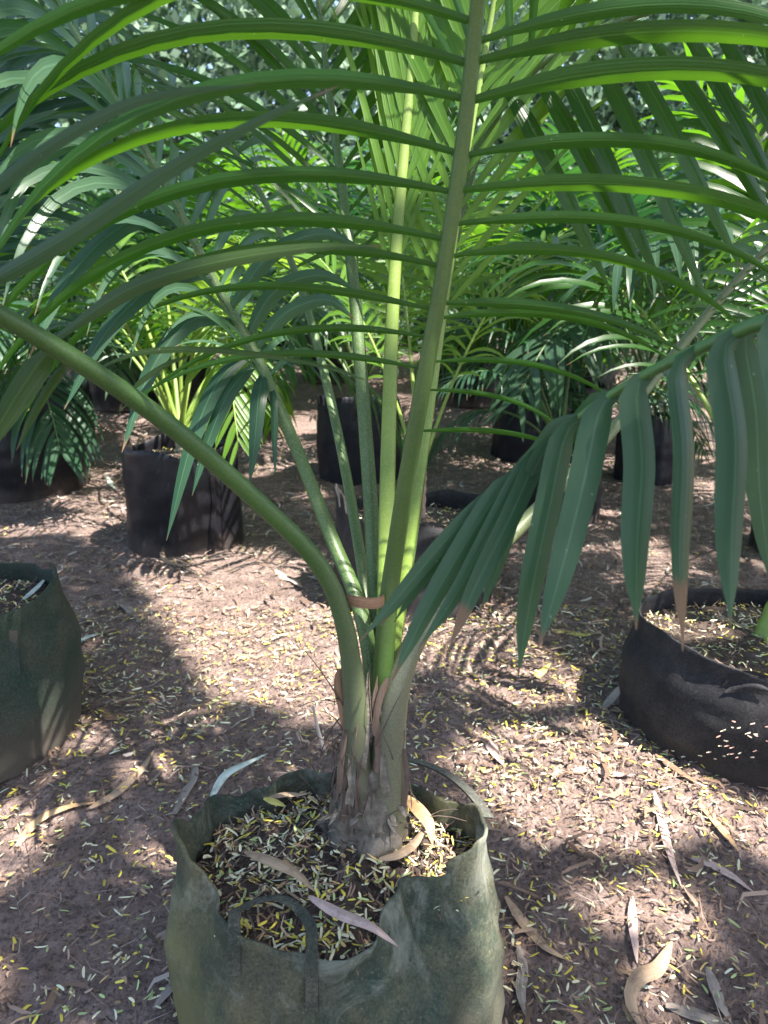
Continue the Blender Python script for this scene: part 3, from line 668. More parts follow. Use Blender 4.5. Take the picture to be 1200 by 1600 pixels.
for k in range(46):   # frayed collar
    t = rng.uniform(math.pi*0.95, 2.05*math.pi); h = rng.uniform(0.325, 0.395)
    c = np.array((-0.022+math.cos(t)*0.053, 0.915+math.sin(t)*0.053, h)); d = np.array((math.cos(t)*0.5+rng.normal(0, .35), math.sin(t)*0.5+rng.normal(0, .35), rng.uniform(-.3, 1)))
    blade(mb, bend_path(c, d, rng.uniform(0.012, 0.032), 5, 1.0, 0.8), rng.uniform(0.004, 0.011), fold=0.3)
tag(mb.build('frayed_collar', M['trunk'], palm), kind='stuff')
# dry strip caught across the petioles
mb = MB(); blade(mb, catmull([P(541, 937, .955), P(560, 941, .945), P(585, 943, .95), P(600, 938, .965), P(607, 925, 1.0), P(603, 905, 1.06)], 18), 0.0145, normal=(0, -1, 0.15), fold=0.1, across=3, prof=np.ones(18), twist=0.2)
tag(mb.build('dry_strip', M['dry'], None), 'brown dry leaf strip caught round the petioles of the front palm', 'dry strip')

# ================================================================== THE OTHER BAGS
def wavy_rim(seed, amp=0.015, corner=None, inn=0.96):
    def f(t):
        z = amp*math.sin(2*t+seed)+amp*0.7*math.sin(3*t+seed*1.7)+amp*0.5*math.sin(7*t+seed*0.3); r = inn+0.03*math.sin(3*t+seed*2.1)
        if corner:
            for (tc, w, dz, dr) in corner:
                dd = abs((t-tc+math.pi) % (2*math.pi)-math.pi); k = math.exp(-(dd/w)**2); z += dz*k; r += dr*k
        return z, r
    return f
BAGS = {}
def B(key, label, cx, w, yb, h, mat, seed, **kw):
    o, c, R, H = bag_px('grow_bag', label, cx, w, yb, h, mat, seed=seed, **kw); BAGS[key] = (o, c, R, H); return o
D2R = math.radians
B('left', 'dark green mossy felt grow bag cut off at the left edge', -55, 366, 1236, 252, 'felt_dark', 5, rim=wavy_rim(1.3, 0.012, [(D2R(20), 0.35, 0.03, 0.02), (D2R(265), 0.5, -0.03, -0.03)]), waist=0.07, NT=120)
B('right', 'dusty black felt grow bag with a torn side beside the right edge', 1166, 392, 1208, 172, 'felt_black', 9, rim=wavy_rim(0.6, 0.004, [(D2R(195), 0.40, 0.022, 0.0)]), waist=0.05, folds=0.010, NT=120)
B('mid', 'black plastic grow bag with a vertical fold, under the left arching petiole', 294, 174, 868, 160, 'plastic', 2, waist=-0.01, folds=0.006)
B('backleft', 'wide black grow bag in dappled light behind the left felt bag', 32, 205, 784, 132, 'plastic', 4, rim=wavy_rim(2.0, 0.012, [(D2R(0), 0.2, 0.06, 0.08)]))
B('centre', 'navy black plastic grow bag seen behind the centre petioles', 562, 128, 757, 122, 'plastic_navy', 6, folds=0.008)
B('behind', 'black plastic bag with an upright ear right behind the front palm', 645, 236, 968, 150, 'felt_black', 8, rim=wavy_rim(0.2, 0.012, [(D2R(172), 0.16, 0.065, 0.03), (D2R(195), 0.08, 0.05, -0.02)]), folds=0.014)
B('pairnear', 'black bag, nearer of the two behind the arching left petiole', 195, 100, 645, 86, 'plastic', 10)
B('pairfar', 'black bag, farther of the two behind the arching left petiole', 226, 74, 566, 62, 'plastic', 11)
B('shade', 'black bag in deep shade just right of the tall centre rachis', 728, 92, 622, 76, 'plastic', 12)
B('leaner', 'navy black bag behind the tip of the near drooping frond', 828, 118, 722, 100, 'plastic_navy', 13)
B('hidden', 'black bag mostly hidden by the near drooping frond', 868, 130, 822, 92, 'plastic', 14)
B('slot', 'blue black bag glimpsed between the near hanging leaflets', 1008, 96, 757, 108, 'plastic_navy', 15)
B('edge', 'black bag at the right edge beyond the torn felt bag', 1250, 150, 880, 128, 'plastic', 16)
B('farleft', 'small black bag far back at the left among leaves', 82, 84, 556, 58, 'plastic', 17)
# seam and torn pocket on the nearer bags; hole's shade is a black strip
o = BAGS['mid'][0]; bv = bvh_of(child(o, 'wall'))
pp = [hit(bv, 332+2*math.sin(y*0.05), y, 0.004) for y in range(745, 866, 12)]; pp = [p for p in pp if p is not None]
mb = MB(); blade(mb, catmull(pp, 14), 0.022, normal=(0.7, -1, 0), fold=-0.35, across=5, prof=np.linspace(0.75, 1, 14)); mb.build('fold', M['plastic'], o)
o = BAGS['right'][0]; rw = bvh_of(child(o, 'wall'))
mb = MB(); q = [hit(rw, x, y, 0.002) for x, y in ((1128, 1072), (1150, 1056), (1175, 1052), (1205, 1060))]; q = [p for p in q if p is not None]
if len(q) > 2: blade(mb, catmull(q, 12), 0.012, normal=(-0.2, -1, 0.5), fold=0.1, across=3, prof=np.array([.1, .5, .8, 1, .9, 1, 1, .8, .9, .7, .5, .2])); mb.build('tear_shade', M['void'], o)
mb = MB(); q = [hit(rw, x, y, 0.006) for x, y in ((1132, 1082), (1150, 1075), (1178, 1072), (1205, 1080))]; q = [p for p in q if p is not None]
if len(q) > 2: blade(mb, catmull(q, 12), 0.016, normal=(-0.2, -1, 0.9), fold=0.5, across=5, prof=np.array([.2, .5, .8, 1, 1, .9, 1, 1, .9, .7, .5, .3])); mb.build('torn_flap', M['felt_black'], o)
o = BAGS['left'][0]; lw = bvh_of(child(o, 'wall'))
q = [hit(lw, x, y, 0.005) for x, y in ((18, 985), (20, 1010), (22, 1035), (24, 1055))]; q = [p for p in q if p is not None]
if len(q) > 2:
    strap(o, q, 0.022, 'felt_dark')

# ================================================================== THE OTHER PALMS
def auto_palm(label, key, off=(0, 0), stem=0.16, r=0.02, azs=(), L=1.2, elev=(60, 78), curl=1.6, nper=22, LL=0.34, W=0.024, mats=('leaf',), joined=False, pm='petiole', smat='sheath', lean=(0, 0), pet=0.34, pos=None, s_r=0.011, old=6):
    if key: o, c, R, H = BAGS[key]; z = o['soil_z']; x, y = c[0]+off[0], c[1]+off[1]
    else: x, y = pos; z = T(x, y)
    root = empty('palm', (x, y, z), label, 'palm')
    base = np.array((x, y, z-0.02)); top = base+np.array((lean[0], lean[1], stem)); shoot(root, base, top, r, r*0.75, smat)
    for k, az in enumerate(azs):
        e = math.radians(rng.uniform(*elev)); a = math.radians(az+rng.normal(0, 5)); l = L*rng.uniform(0.85, 1.12)
        pts = auto_frond_pts(top-np.array((0, 0, 0.05)), a, e, l, curl*rng.uniform(0.8, 1.2))
        hint = (-math.cos(a)*0.6, -math.sin(a)*0.6, 0.8)
        frond(root, pts, s_r, 0.002, pet, nper, LL, W, mats[k % len(mats)], pm, hint, 62, 34, 10, 1.5, nseg=8 if not joined else 6, joined=joined, npath=24, nside=7)
    for k in range(old):   # older outer fronds, arching low
        az = (azs[0] if azs else 0)+rng.uniform(-30, 30)+k*360/max(old, 1); a = math.radians(az); e = math.radians(rng.uniform(48, 66)); l = L*rng.uniform(0.9, 1.15)
        if key in NEARKEYS and -140 < (az+180) % 360-180 < -40: continue
        frond(root, auto_frond_pts(top-np.array((0, 0, 0.06)), a, e, l, curl*1.45), s_r, 0.002, pet, nper, LL, W, mats[(k+1) % len(mats)], pm, (-math.cos(a)*.6, -math.sin(a)*.6, .8), 60, 34, 6, 1.9, nseg=6, joined=True, npath=24, nside=7)
    return root
NEARKEYS = ('left', 'right', 'mid', 'behind', 'hidden')
# neighbour whose frond hangs in from the right, close to the camera
bag('grow_bag', 'grey felt grow bag beside the photographer, under the near drooping frond', (1.02, 0.30), 0.2, 0.2, 0.34, 'felt_dark', seed=20)
near = empty('palm', (1.02, 0.30, 0.30), 'palm at the right whose near frond hangs wide dark teal leaflets', 'palm')
shoot(near, (1.02, 0.30, 0.28), (0.99, 0.30, 0.52), 0.05, 0.03)
ptsD = [(0.99, 0.30, 0.48, 0.02), (0.95, 0.31, 0.80, 0.016), (0.82, 0.34, 1.10, 0.013), (0.62, 0.40, 1.235, 0.011), (0.43, 0.46, 1.235, 0.0095)] + \
    P4([(1295, 452, .54, .009), (1200, 497, .57, .0082), (1100, 541, .61, .0072), (1000, 590, .65, .006), (920, 640, .69, .005), (850, 700, .73, .004), (790, 765, .76, .003), (745, 825, .78, .002)])
def D_prof(f): return 0.9+0.1*smooth(0, 0.3, f)
fD = frond(near, ptsD, 0, 0, 0.45, 1, 0.1, 0.01, 'leaf_teal', 'petiole_smooth', (0, 0, 1), 55, 20, -40, 2.6, nseg=12, npath=70, sides=(), nside=10)
for iD, (base, tip, W) in enumerate([((1150, 520, .585), (1138, 998, .55), .0295), ((1082, 550, .61), (1062, 1008, .58), .029), ((1012, 585, .645), (988, 985, .61), .0285), ((960, 615, .67), (842, 1035, .64), .028),
                     ((905, 655, .695), (808, 1040, .67), .027), ((1230, 485, .56), (1225, 960, .52), .030), ((868, 690, .72), (690, 1025, .70), .024), ((838, 715, .735), (748, 985, .73), .020),
                     ((815, 738, .75), (608, 1062, .73), .023), ((790, 765, .76), (560, 1012, .75), .019), ((770, 790, .77), (620, 960, .77), .016),
                     ((1180, 508, .60), (1195, 900, .66), .026), ((1040, 572, .64), (1100, 640, .80), .022), ((900, 655, .70), (720, 830, .82), .020), ((960, 618, .68), (800, 760, .80), .020),
                     ((850, 705, .73), (655, 1040, .72), .020), ((800, 755, .755), (590, 985, .77), .016), ((880, 680, .71), (735, 940, .74), .020)]):
    b_, t_ = np.array(base, float), np.array(tip, float); m0 = b_*0.93+t_*0.07+np.array((-14*(0.7/b_[2]), -2, 0)); m1 = b_*0.66+t_*0.34; m2 = b_*0.33+t_*0.67
    bow = (b_[0]-t_[0])*0.07+rng.normal(0, 3); W = W*rng.uniform(0.92, 1.06); t_ = t_+np.array((rng.normal(0, 6), rng.normal(0, 14), rng.normal(0, .012))); m1[0] -= bow; m2[0] -= bow*0.6
    px_leaf(fD, [tuple(b_+np.array((8, -4, 0))), tuple(m0), tuple(m1), tuple(m2), tuple(t_)], W*(1.05 if iD < 6 else 0.95), 'leaf_teal_dry' if iD in (1, 6) else 'leaf_hang', normal=(0.15+rng.normal(0, .25), -1, 0.15), fold=0.18*rng.uniform(-0.5, 1.8),
            prof=(0.30+0.70*smooth(0, 0.16, np.linspace(0, 1, 16)))*np.interp(np.linspace(0, 1, 16), [0, .35, .6, .78, .88, .94, 1], [1, 1, .93, .72, .42, .16, .05]))
for az in (10, 330, 290, 250):
    a = math.radians(az); frond(near, auto_frond_pts((0.99, 0.30, 0.47), a, math.radians(66), 1.2, 1.5), 0.014, 0.003, 0.4, 16, 0.36, 0.028, 'leaf_teal', 'petiole_smooth', (-math.cos(a)*.6, -math.sin(a)*.6, .8), joined=False, nseg=8, npath=24)

# palm in the bag right behind: thin shoot with a pink dry sheath, and a frond arching over to the right
o, c, R, H = BAGS['behind']; bz = o['soil_z']; pb = np.array((P(665, 790, 2.0)[0], c[1], bz))
q7 = empty('palm', pb, 'slender palm with a pinkish dry sheath in the bag behind the front palm', 'palm')
shoot(q7, pb-np.array((0, 0, .02)), pb+np.array((0.012, 0, 0.17)), 0.020, 0.013, 'pinkdry'); dq = depth_of(pb)
for az, L in ((150, 0.9), (75, 1.1), (20, 0.9), (100, 1.0)):
    a = math.radians(az); frond(q7, auto_frond_pts(pb+np.array((0, 0, .15)), a, math.radians(72), L, 1.3), 0.009, 0.002, 0.35, 18, 0.3, 0.02, 'leaf_young', 'petiole_young', (-math.cos(a)*.6, -math.sin(a)*.6, .8), nseg=8, npath=24)

auto_palm('tall palm with dark fronds crossing the upper left corner', 'left', azs=(80, 62, 110, 150, 200, 95), L=1.5, elev=(62, 78), curl=1.2, nper=22, LL=0.42, W=0.028, mats=('leaf_teal', 'leaf_grey'), r=0.05, stem=0.22, s_r=0.014, old=0)
auto_palm('palm with pale yellow-green shoot and pink sheath in the torn right bag', 'right', off=(0.0, 0.02), azs=(60, 20, 95, -20, 130), L=1.4, elev=(62, 76), curl=1.3, LL=0.4, W=0.028, mats=('leaf', 'leaf_grey'), r=0.026, stem=0.2, smat='petiole_young', pm='petiole_young', lean=(0.06, 0.02), s_r=0.013, old=0)
auto_palm('bright green palm with a fan of backlit leaflets in the folded plastic bag', 'mid', azs=(-55, 30, 80, 140, -110, 190), L=1.15, elev=(60, 76), curl=2.0, LL=0.32, W=0.022, mats=('leaf_young', 'leaf', 'leaf_grey'), pm='petiole_young', r=0.022)
mp_ = [o for o in bpy.data.objects if o.get('label', '').startswith('bright green palm with a fan')][0]
frond(mp_, P4([(285, 660, 2.95, .008), (282, 560, 2.9, .0075), (290, 470, 2.75, .007), (320, 440, 2.6, .006), (345, 480, 2.48, .005), (358, 560, 2.4, .004), (366, 640, 2.36, .003), (372, 690, 2.34, .002)]),
      0, 0, 0.45, 24, 0.26, 0.018, 'leaf_young', 'petiole_young', (0.2, -1, 0.3), 58, 22, 6, 0.5, nseg=8, npath=40, jitter=0.6)
auto_palm('palm with striped drooping leaves in the wide bag at the left', 'backleft', azs=(-40, -100, 30, 90, 150, 210), L=1.1, elev=(52, 70), curl=2.2, LL=0.36, W=0.026, mats=('leaf', 'leaf_teal'), r=0.03)
auto_palm('palm with fine fronds in the navy bag behind the centre petioles', 'centre', azs=(-150, -20, 40, 95, 150, 200), L=1.2, curl=1.7, LL=0.33, W=0.022, mats=('leaf', 'leaf_young'), r=0.022)
auto_palm('palm in the nearer of the two bags at the left', 'pairnear', azs=(-80, -10, 50, 110, 170, 230), L=1.3, curl=1.6, LL=0.34, W=0.024, mats=('leaf_grey', 'leaf'), r=0.022)
auto_palm('palm in the farther of the two bags at the left', 'pairfar', azs=(-60, 0, 60, 120, 180, 240), L=1.3, curl=1.7, LL=0.36, W=0.026, nper=20, mats=('leaf_grey', 'leaf'), joined=True)
auto_palm('palm in the shaded bag beside the tall centre rachis', 'shade', azs=(-70, -10, 50, 110, 170, 230), L=1.3, curl=1.7, LL=0.36, W=0.026, nper=20, mats=('leaf_grey', 'leaf'), joined=True)
auto_palm('palm with arching pale leaflets behind the tip of the near frond', 'leaner', azs=(-35, 10, 60, 110, 170, -90), L=1.3, curl=1.7, LL=0.36, W=0.026, mats=('leaf', 'leaf_grey'), r=0.024)
auto_palm('small dark blue-green palm in the bag hidden by the near frond', 'hidden', azs=(-140, 10, 70, 130, 200), L=0.8, curl=2.0, LL=0.24, W=0.014, mats=('leaf_teal',), r=0.018)
auto_palm('palm with broad striped leaves above the bag between the hanging leaflets', 'slot', azs=(-60, -10, 45, 90, 150, 215), L=1.4, curl=1.6, LL=0.42, W=0.03, mats=('leaf_grey', 'leaf', 'leaf_teal'), r=0.026)
auto_palm('palm rising at the right edge beyond the torn bag', 'edge', azs=(-100, 150, 100, 190, 60), L=1.5, curl=1.4, LL=0.42, W=0.03, mats=('leaf_grey', 'leaf'), r=0.026)
auto_palm('palm in the small far bag at the left', 'farleft', azs=(-60, 0, 60, 120, 180, 240), L=1.3, curl=1.7, LL=0.36, W=0.026, nper=20, mats=('leaf_grey', 'leaf_teal'), joined=True)
FAR = [(-4.2, 7.4, 'palm in the hillside row, first from its left end'), (-2.6, 7.9, 'palm in the hillside row, second from its left end'), (-1.0, 7.6, 'palm in the hillside row, third from its left end'), (0.4, 8.1, 'palm in the hillside row, third from its right end'), (2.0, 7.7, 'palm in the hillside row, second from its right end'), (3.9, 7.6, 'palm in the hillside row, first from its right end'), (-0.9, 4.9, 'far palm standing forward of the far row left of centre'), (1.2, 4.7, 'far palm standing forward of the far row right of centre'), (-2.1, 4.9, 'far palm behind the wide bag at the left'), (-2.9, 5.4, 'leftmost palm of the far row beyond the bags'), (-1.6, 6.1, 'far palm left of centre on the rising ground'), (-0.5, 6.6, 'far palm at the centre on the rising ground'), (0.7, 5.9, 'far palm just right of the centre rachis'),
       (1.7, 6.3, 'far palm right of centre on the rising ground'), (2.7, 5.2, 'rightmost palm of the far row beyond the bags')]
for k_, (x, y, l) in enumerate(FAR):
    o_ = bag('grow_bag', 'black bag under the '+l, (x, y), 0.2, 0.19, 0.38, 'plastic', seed=30+k_, NT=48); BAGS['f%d' % k_] = (o_, np.array((x, y)), 0.2, 0.38)
    auto_palm(l, 'f%d' % k_, azs=tuple(rng.uniform(0, 60)+k*52 for k in range(7)), L=1.5+(0.5 if y > 7 else 0), curl=1.6, LL=0.44, W=0.032, nper=20, mats=('leaf_grey', 'leaf', 'leaf_teal'), joined=True, r=0.03)

# ================================================================== TREES AND UNDERGROWTH
def sunproj(p):
    p = np.array(p, float); k = p[..., 2]/SUN.z
    return np.stack([p[..., 0]-SUN.x*k, p[..., 1]-SUN.y*k], -1)
def poly_px(pts): return sunproj(np.array([G(x, y) for x, y in pts]))
def inside(q, poly):
    x, y = q[:, 0], q[:, 1]; r = np.zeros(len(q), bool); n = len(poly)
    for i in range(n):
        x1, y1 = poly[i]; x2, y2 = poly[(i+1) % n]
        c = ((y1 > y) != (y2 > y)) & (x < (x2-x1)*(y-y1)/(y2-y1+1e-12)+x1); r ^= c
    return r
# openings cut in the unseen crown so sun patches land on chosen spots
OPEN = [poly_px([(60, 770), (150, 775), (240, 795), (380, 850), (520, 880), (545, 1000), (540, 1150), (500, 1180), (430, 1110), (320, 1100), (280, 1030), (220, 930), (150, 850), (60, 830)]),
        poly_px([(680, 1000), (820, 990), (930, 1080), (1000, 1240), (920, 1330), (800, 1290), (740, 1180)]), poly_px([(860, 1380), (980, 1360), (1100, 1400), (1150, 1480), (1020, 1490), (900, 1440)]),
        poly_px([(0, 1480), (40, 1500), (60, 1600), (0, 1640), (-120, 1600), (-100, 1480)])]
GAPS = [*[(sunproj(hit(mw, x_, y_)), 0.055) for x_, y_ in ((758, 1300), (768, 1370), (776, 1440), (780, 1510), (784, 1580)) if hit(mw, x_, y_) is not None], (sunproj(P(720, 1290, 1.06)), 0.08), (sunproj(P(1110, 1060, 1.45)), 0.22), (sunproj(P(1040, 1130, 1.35)), 0.12), (sunproj(P(300, 790, 2.7)), 0.10), (sunproj(P(60, 730, 3.0)), 0.15),
        (sunproj(P(430, 60, 0.76)), 0.15), (sunproj(P(690, 880, 1.95)), 0.12), (sunproj(G(640, 640)), 0.4), (sunproj(G(470, 660)), 0.35), (sunproj(G(190, 660)), 0.3), (sunproj(G(900, 800)), 0.25), (sunproj(P(180, 130, 0.74)), 0.17), (sunproj(P(960, 110, 0.74)), 0.06), (sunproj(P(1080, 200, 0.76)), 0.08), (sunproj(P(610, 420, 1.08)), 0.07), (sunproj(P(640, 150, 1.08)), 0.11),
        (sunproj(P(800, 180, 1.06)), 0.10), (sunproj(P(670, 560, 0.9)), 0.05), (sunproj(P(350, 640, 2.6)), 0.22), (sunproj(P(370, 400, 1.1)), 0.07), (sunproj(P(450, 500, 1.3)), 0.07), (sunproj(P(1100, 350, 1.7)), 0.30), (sunproj(P(900, 450, 2.6)), 0.3),
        (sunproj(P(790, 850, 1.06)), 0.05), (sunproj(P(1190, 850, 1.7)), 0.12)]
def shade_tree(label, q0, q1, n, trunk, hr=(4.2, 7.2), dens=None):
    q = np.stack([rng.uniform(q0[0], q1[0], n), rng.uniform(q0[1], q1[1], n)], 1)
    keep = np.ones(n, bool)
    f1 = np.array([nz(a, b, 5.5, 2.6)+0.55*nz(a, b, 9.1, 6.0) for a, b in q])
    # right of the big bag the shade is broken, to the left it is nearly closed
    thr = 0.80-0.86*smooth(-0.25, 0.35, q[:, 0])*smooth(0.3, 0.6, q[:, 1])*(1-smooth(2.4, 3.4, q[:, 1])) - 0.85*smooth(2.6, 4.4, q[:, 1])
    keep &= f1 < thr
    for po in OPEN: keep &= ~inside(q, po)
    for c, r in GAPS: keep &= np.hypot(q[:, 0]-c[0], q[:, 1]-c[1]) > r
    q = q[keep]; m = len(q)
    ctr = (np.array(q0)+np.array(q1))/2; rad = (np.array(q1)-np.array(q0))/2
    e = np.sqrt((((q-ctr)/rad)**2).sum(1)); h = hr[0]+(hr[1]-hr[0])*rng.random(m)*np.clip(1.25-e*0.7, 0.2, 1)
    p = np.stack([q[:, 0]+SUN.x*h/SUN.z, q[:, 1]+SUN.y*h/SUN.z, h], 1)
    root = empty('shade_tree', (trunk[0], trunk[1], T(*trunk)), label, 'tree')
    V, F, C = leaf_cloud(p, 0.15, 0.065, [((0.05, 0.11, 0.03), 0.5), ((0.08, 0.16, 0.04), 0.4), ((0.16, 0.19, 0.04), 0.1)])
    raw_mesh('crown', V, F, C, M['foliage'], root, kind='stuff')
    mb = MB(); b0 = np.array((trunk[0], trunk[1], T(*trunk)-0.2)); fork = b0+np.array((0.1, 0, 3.4))
    tube(mb, catmull([b0, b0+np.array((0.05, 0.05, 1.7)), fork], 14), np.linspace(0.2, 0.13, 14), 12); mb.build('trunk', M['bark_dark'], root)
    cc = p.mean(0)
    for k in range(6):
        a = 0.5+k*2*math.pi/6; end = cc+np.array((math.cos(a)*rad[0]*0.7, math.sin(a)*rad[1]*0.7, 0.2*math.sin(k)))
        mid = (fork+end)/2+np.array((0, 0, 0.6)); mb = MB(); tube(mb, catmull([fork-np.array((0, 0, .1)), mid, end], 14), np.linspace(0.055, 0.010, 14), 7); mb.build('limb', M['bark_dark'], root)
shade_tree('tall leafy shade tree standing over the nursery bags', (-3.2, -1.0), (3.6, 6.6), 80000, (3.6, 0.9))

# hillside behind: low pale growth, a dark thicket, a wood and a few pale trunks
def scatter(n, x0, x1, y0, y1, h, thr=None, sc=0.6):
    x = rng.uniform(x0, x1, n); y = rng.uniform(y0, y1, n)
    if thr is not None:
        k = np.array([nz(a, b, 2.2, sc) for a, b in zip(x, y)]) > thr; x, y = x[k], y[k]
    hh = np.array([0.55+0.45*nz(a, b, 4.4, 1.1) for a, b in zip(x, y)])*h
    z = T0(x, y) + hh*rng.random(len(x))
    return np.stack([x, y, z], 1)
HAZE_PALE = [((0.20, 0.32, 0.22), 0.4), ((0.28, 0.40, 0.30), 0.3), ((0.12, 0.22, 0.10), 0.3)]  # background haze painted into these bluish greens; the air is clear
V, F, C = leaf_cloud(np.concatenate([scatter(46000, -9, 9, 6.6, 13, 0.9, -0.12)]), 0.11, 0.045, HAZE_PALE)
raw_mesh('undergrowth', V, F, C, M['foliage'], None, 'stuff', 'low growth, haze put into its pale blue-green, covering the hillside behind the palms', 'undergrowth')
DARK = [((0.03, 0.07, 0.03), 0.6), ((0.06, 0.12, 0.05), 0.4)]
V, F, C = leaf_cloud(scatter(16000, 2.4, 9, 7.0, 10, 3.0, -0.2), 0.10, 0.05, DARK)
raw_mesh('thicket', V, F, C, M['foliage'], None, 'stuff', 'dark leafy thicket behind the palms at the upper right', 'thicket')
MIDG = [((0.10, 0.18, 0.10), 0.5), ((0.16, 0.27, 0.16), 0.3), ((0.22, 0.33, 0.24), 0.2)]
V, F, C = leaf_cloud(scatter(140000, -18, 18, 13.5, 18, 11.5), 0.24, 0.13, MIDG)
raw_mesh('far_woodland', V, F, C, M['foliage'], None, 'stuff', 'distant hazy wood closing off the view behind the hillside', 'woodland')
for x, y, r, l in ((-4.9, 9.6, 0.26, 'pale thick tree trunk at the upper left behind the fronds'),):
    root = empty('tree', (x, y, T(x, y)), l, 'tree'); mb = MB(); z = T(x, y)
    tube(mb, catmull([(x, y, z-.2), (x+.1, y, z+2), (x+.05, y, z+4.5), (x+.3, y, z+6)], 20), np.linspace(r, r*0.6, 20), 12); mb.build('trunk', M['bark'], root)
    c = np.array((x+.3, y, z+6.2)); n = 2500; d = rng.normal(0, 1, (n, 3)); d /= np.linalg.norm(d, axis=1)[:, None]
    pts = c+d*(rng.random((n, 1))**0.45)*np.array((1.9, 1.9, 1.3)); V, F, C = leaf_cloud(pts, 0.18, 0.06, MIDG); raw_mesh('crown', V, F, C, M['foliage'], root, 'stuff')

# ================================================================== LITTER
def clump(x, y): return np.array([nz(a, b, 6.6, 3.3)+0.6*nz(a, b, 1.6, 11) for a, b in zip(x, y)]) > rng.normal(-0.25, 0.6, len(x))
def on_ground(n, x0, x1, y0, y1, keep=None):
    x = rng.uniform(x0, x1, n); y = rng.uniform(y0, y1, n)
    k = np.abs(x) < 0.62*y+0.35; x, y = x[k], y[k]
    for (o, c, R, H) in BAGS.values():
        k = np.hypot(x-c[0], y-c[1]) > R*0.98; x, y = x[k], y[k]
    k = ((x-MBC[0])/0.215)**2+((y-MBC[1])/0.178)**2 > 1; x, y = x[k], y[k]
    if keep is not None: k = keep(x, y); x, y = x[k], y[k]
    z = np.array([T(a, b)+0.0085*mnoise.noise(Vector((a, b, .7))*21)+0.009*abs(mnoise.noise(Vector((a, b, .7))*48))+0.002 if b < 5 else T(a, b) for a, b in zip(x, y)])
    return np.stack([x, y, z], 1)
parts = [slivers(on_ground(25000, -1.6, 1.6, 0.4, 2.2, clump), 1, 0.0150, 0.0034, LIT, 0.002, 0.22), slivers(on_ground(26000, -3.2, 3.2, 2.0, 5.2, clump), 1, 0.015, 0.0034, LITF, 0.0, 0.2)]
off = 0; Fs = []
for v, f, c in parts: Fs.append(f+off); off += len(v)
raw_mesh('leaf_litter', np.concatenate([p[0] for p in parts]), np.concatenate(Fs), np.concatenate([p[2] for p in parts]), M['litter'], None, 'stuff', 'tiny yellow and cream leaflets scattered thickly over the soil', 'leaf litter')
rightish = lambda x, y: rng.random(len(x)) < 0.10+0.90*smooth(0.0, 0.35, x)
parts = [slivers(on_ground(26000, -1.6, 1.6, 0.4, 2.4, rightish), 1, 0.017, 0.0030, BRN, 0.002, 0.3, 0.25), slivers(on_ground(9000, -3.2, 3.2, 2.0, 5.2, clump), 1, 0.045, 0.0065, BRN+[((0.40, 0.35, 0.30), 0.4), ((0.30, 0.26, 0.22), 0.3)], 0.002, 0.2, 0.25),
         slivers(on_ground(900, -1.4, 1.4, 0.4, 2.6, rightish), 1, 0.06, 0.008, BRN, 0.004, 0.15, 0.3), slivers(on_ground(3600, -1.6, 1.6, 0.4, 3.0), 1, 0.07, 0.0012, BRN+[((0.38, 0.32, 0.27), 0.3)], 0.004, 0.12, 0.45), slivers(on_ground(420, -1.4, 0.1, 0.4, 2.4), 1, 0.05, 0.0075, BRN+[((0.38, 0.32, 0.27), 0.2)], 0.003, 0.12, 0.3), slivers(on_ground(9000, -1.5, 0.2, 0.4, 2.2), 1, 0.010, 0.0026, BRN, 0.001, 0.3, 0.3)]
off = 0; Fs = []
for v, f, c in parts: Fs.append(f+off); off += len(v)
raw_mesh('dry_debris', np.concatenate([p[0] for p in parts]), np.concatenate(Fs), np.concatenate([p[2] for p in parts]), M['litter'], None, 'stuff', 'brown dry scraps, straws and twigs mixed into the soil', 'dry debris')
BRNB = BRN+[((0.05, 0.035, 0.028), 0.5)]
def bag_litter(root, c, a, b, n, L=0.0135, W=0.0029):
    bv = bvh_of(child(root, 'soil')); pts = []
    for k in range(int(n*2.2)):
        t = rng.uniform(0, 2*math.pi); r = math.sqrt(rng.random()); h = bv.ray_cast(Vector((c[0]+math.cos(t)*r*a, c[1]+math.sin(t)*r*b, 3)), Vector((0, 0, -1)))
        if h[0] is not None: pts.append(h[0])
    p = np.array(pts); m = len(p)//2
    v, f, cc = slivers(p[:m]+np.array((0, 0, 0.002))*rng.random((m, 1))*3, 1, L, W, LIT, 0.002, 0.3); raw_mesh('leaf_litter', v, f, cc, M['litter'], root, 'stuff')
    v, f, cc = slivers(p[m:], 1, L*1.5, W*0.75, BRNB, 0.001, 0.4, 0.2); raw_mesh('straw', v, f, cc, M['litter'], root, 'stuff')
bag_litter(main_bag, MBC, 0.205, 0.168, 1400)
for k, (o, c, R, H) in BAGS.items(): bag_litter(o, c, R*0.98, R*0.93, 1000 if k in ('left', 'right') else 300)
# leaflets stuck to the side of the torn bag
pts = []
for k in range(9):
    cx_, cy_ = rng.uniform(1000, 1200), rng.uniform(1110, 1195)
    for _ in range(int(rng.integers(1, 7))):
        h = hit(rw, cx_+rng.normal(0, 16), cy_+rng.normal(0, 8), 0.002)
        if h is not None: pts.append(h)
mb = MB()
for p in pts[:38]:
    d = np.array((1.0, 0.15, rng.normal(0, 0.35))); L = 0.012*rng.uniform(0.5, 1.5)
    blade(mb, np.array([p-unit(d)*L/2, p, p+unit(d)*L/2]), 0.0028, normal=(0, -1, 0.2), fold=0, prof=np.array([.5, 1, .4]), col=[(0.6, 0.36, 0.28), (0.68, 0.6, 0.45), (0.6, 0.5, 0.4)][rng.integers(3)])
mb.build('stuck_litter', M['litter'], BAGS['right'][0]).__setitem__('kind', 'stuff')

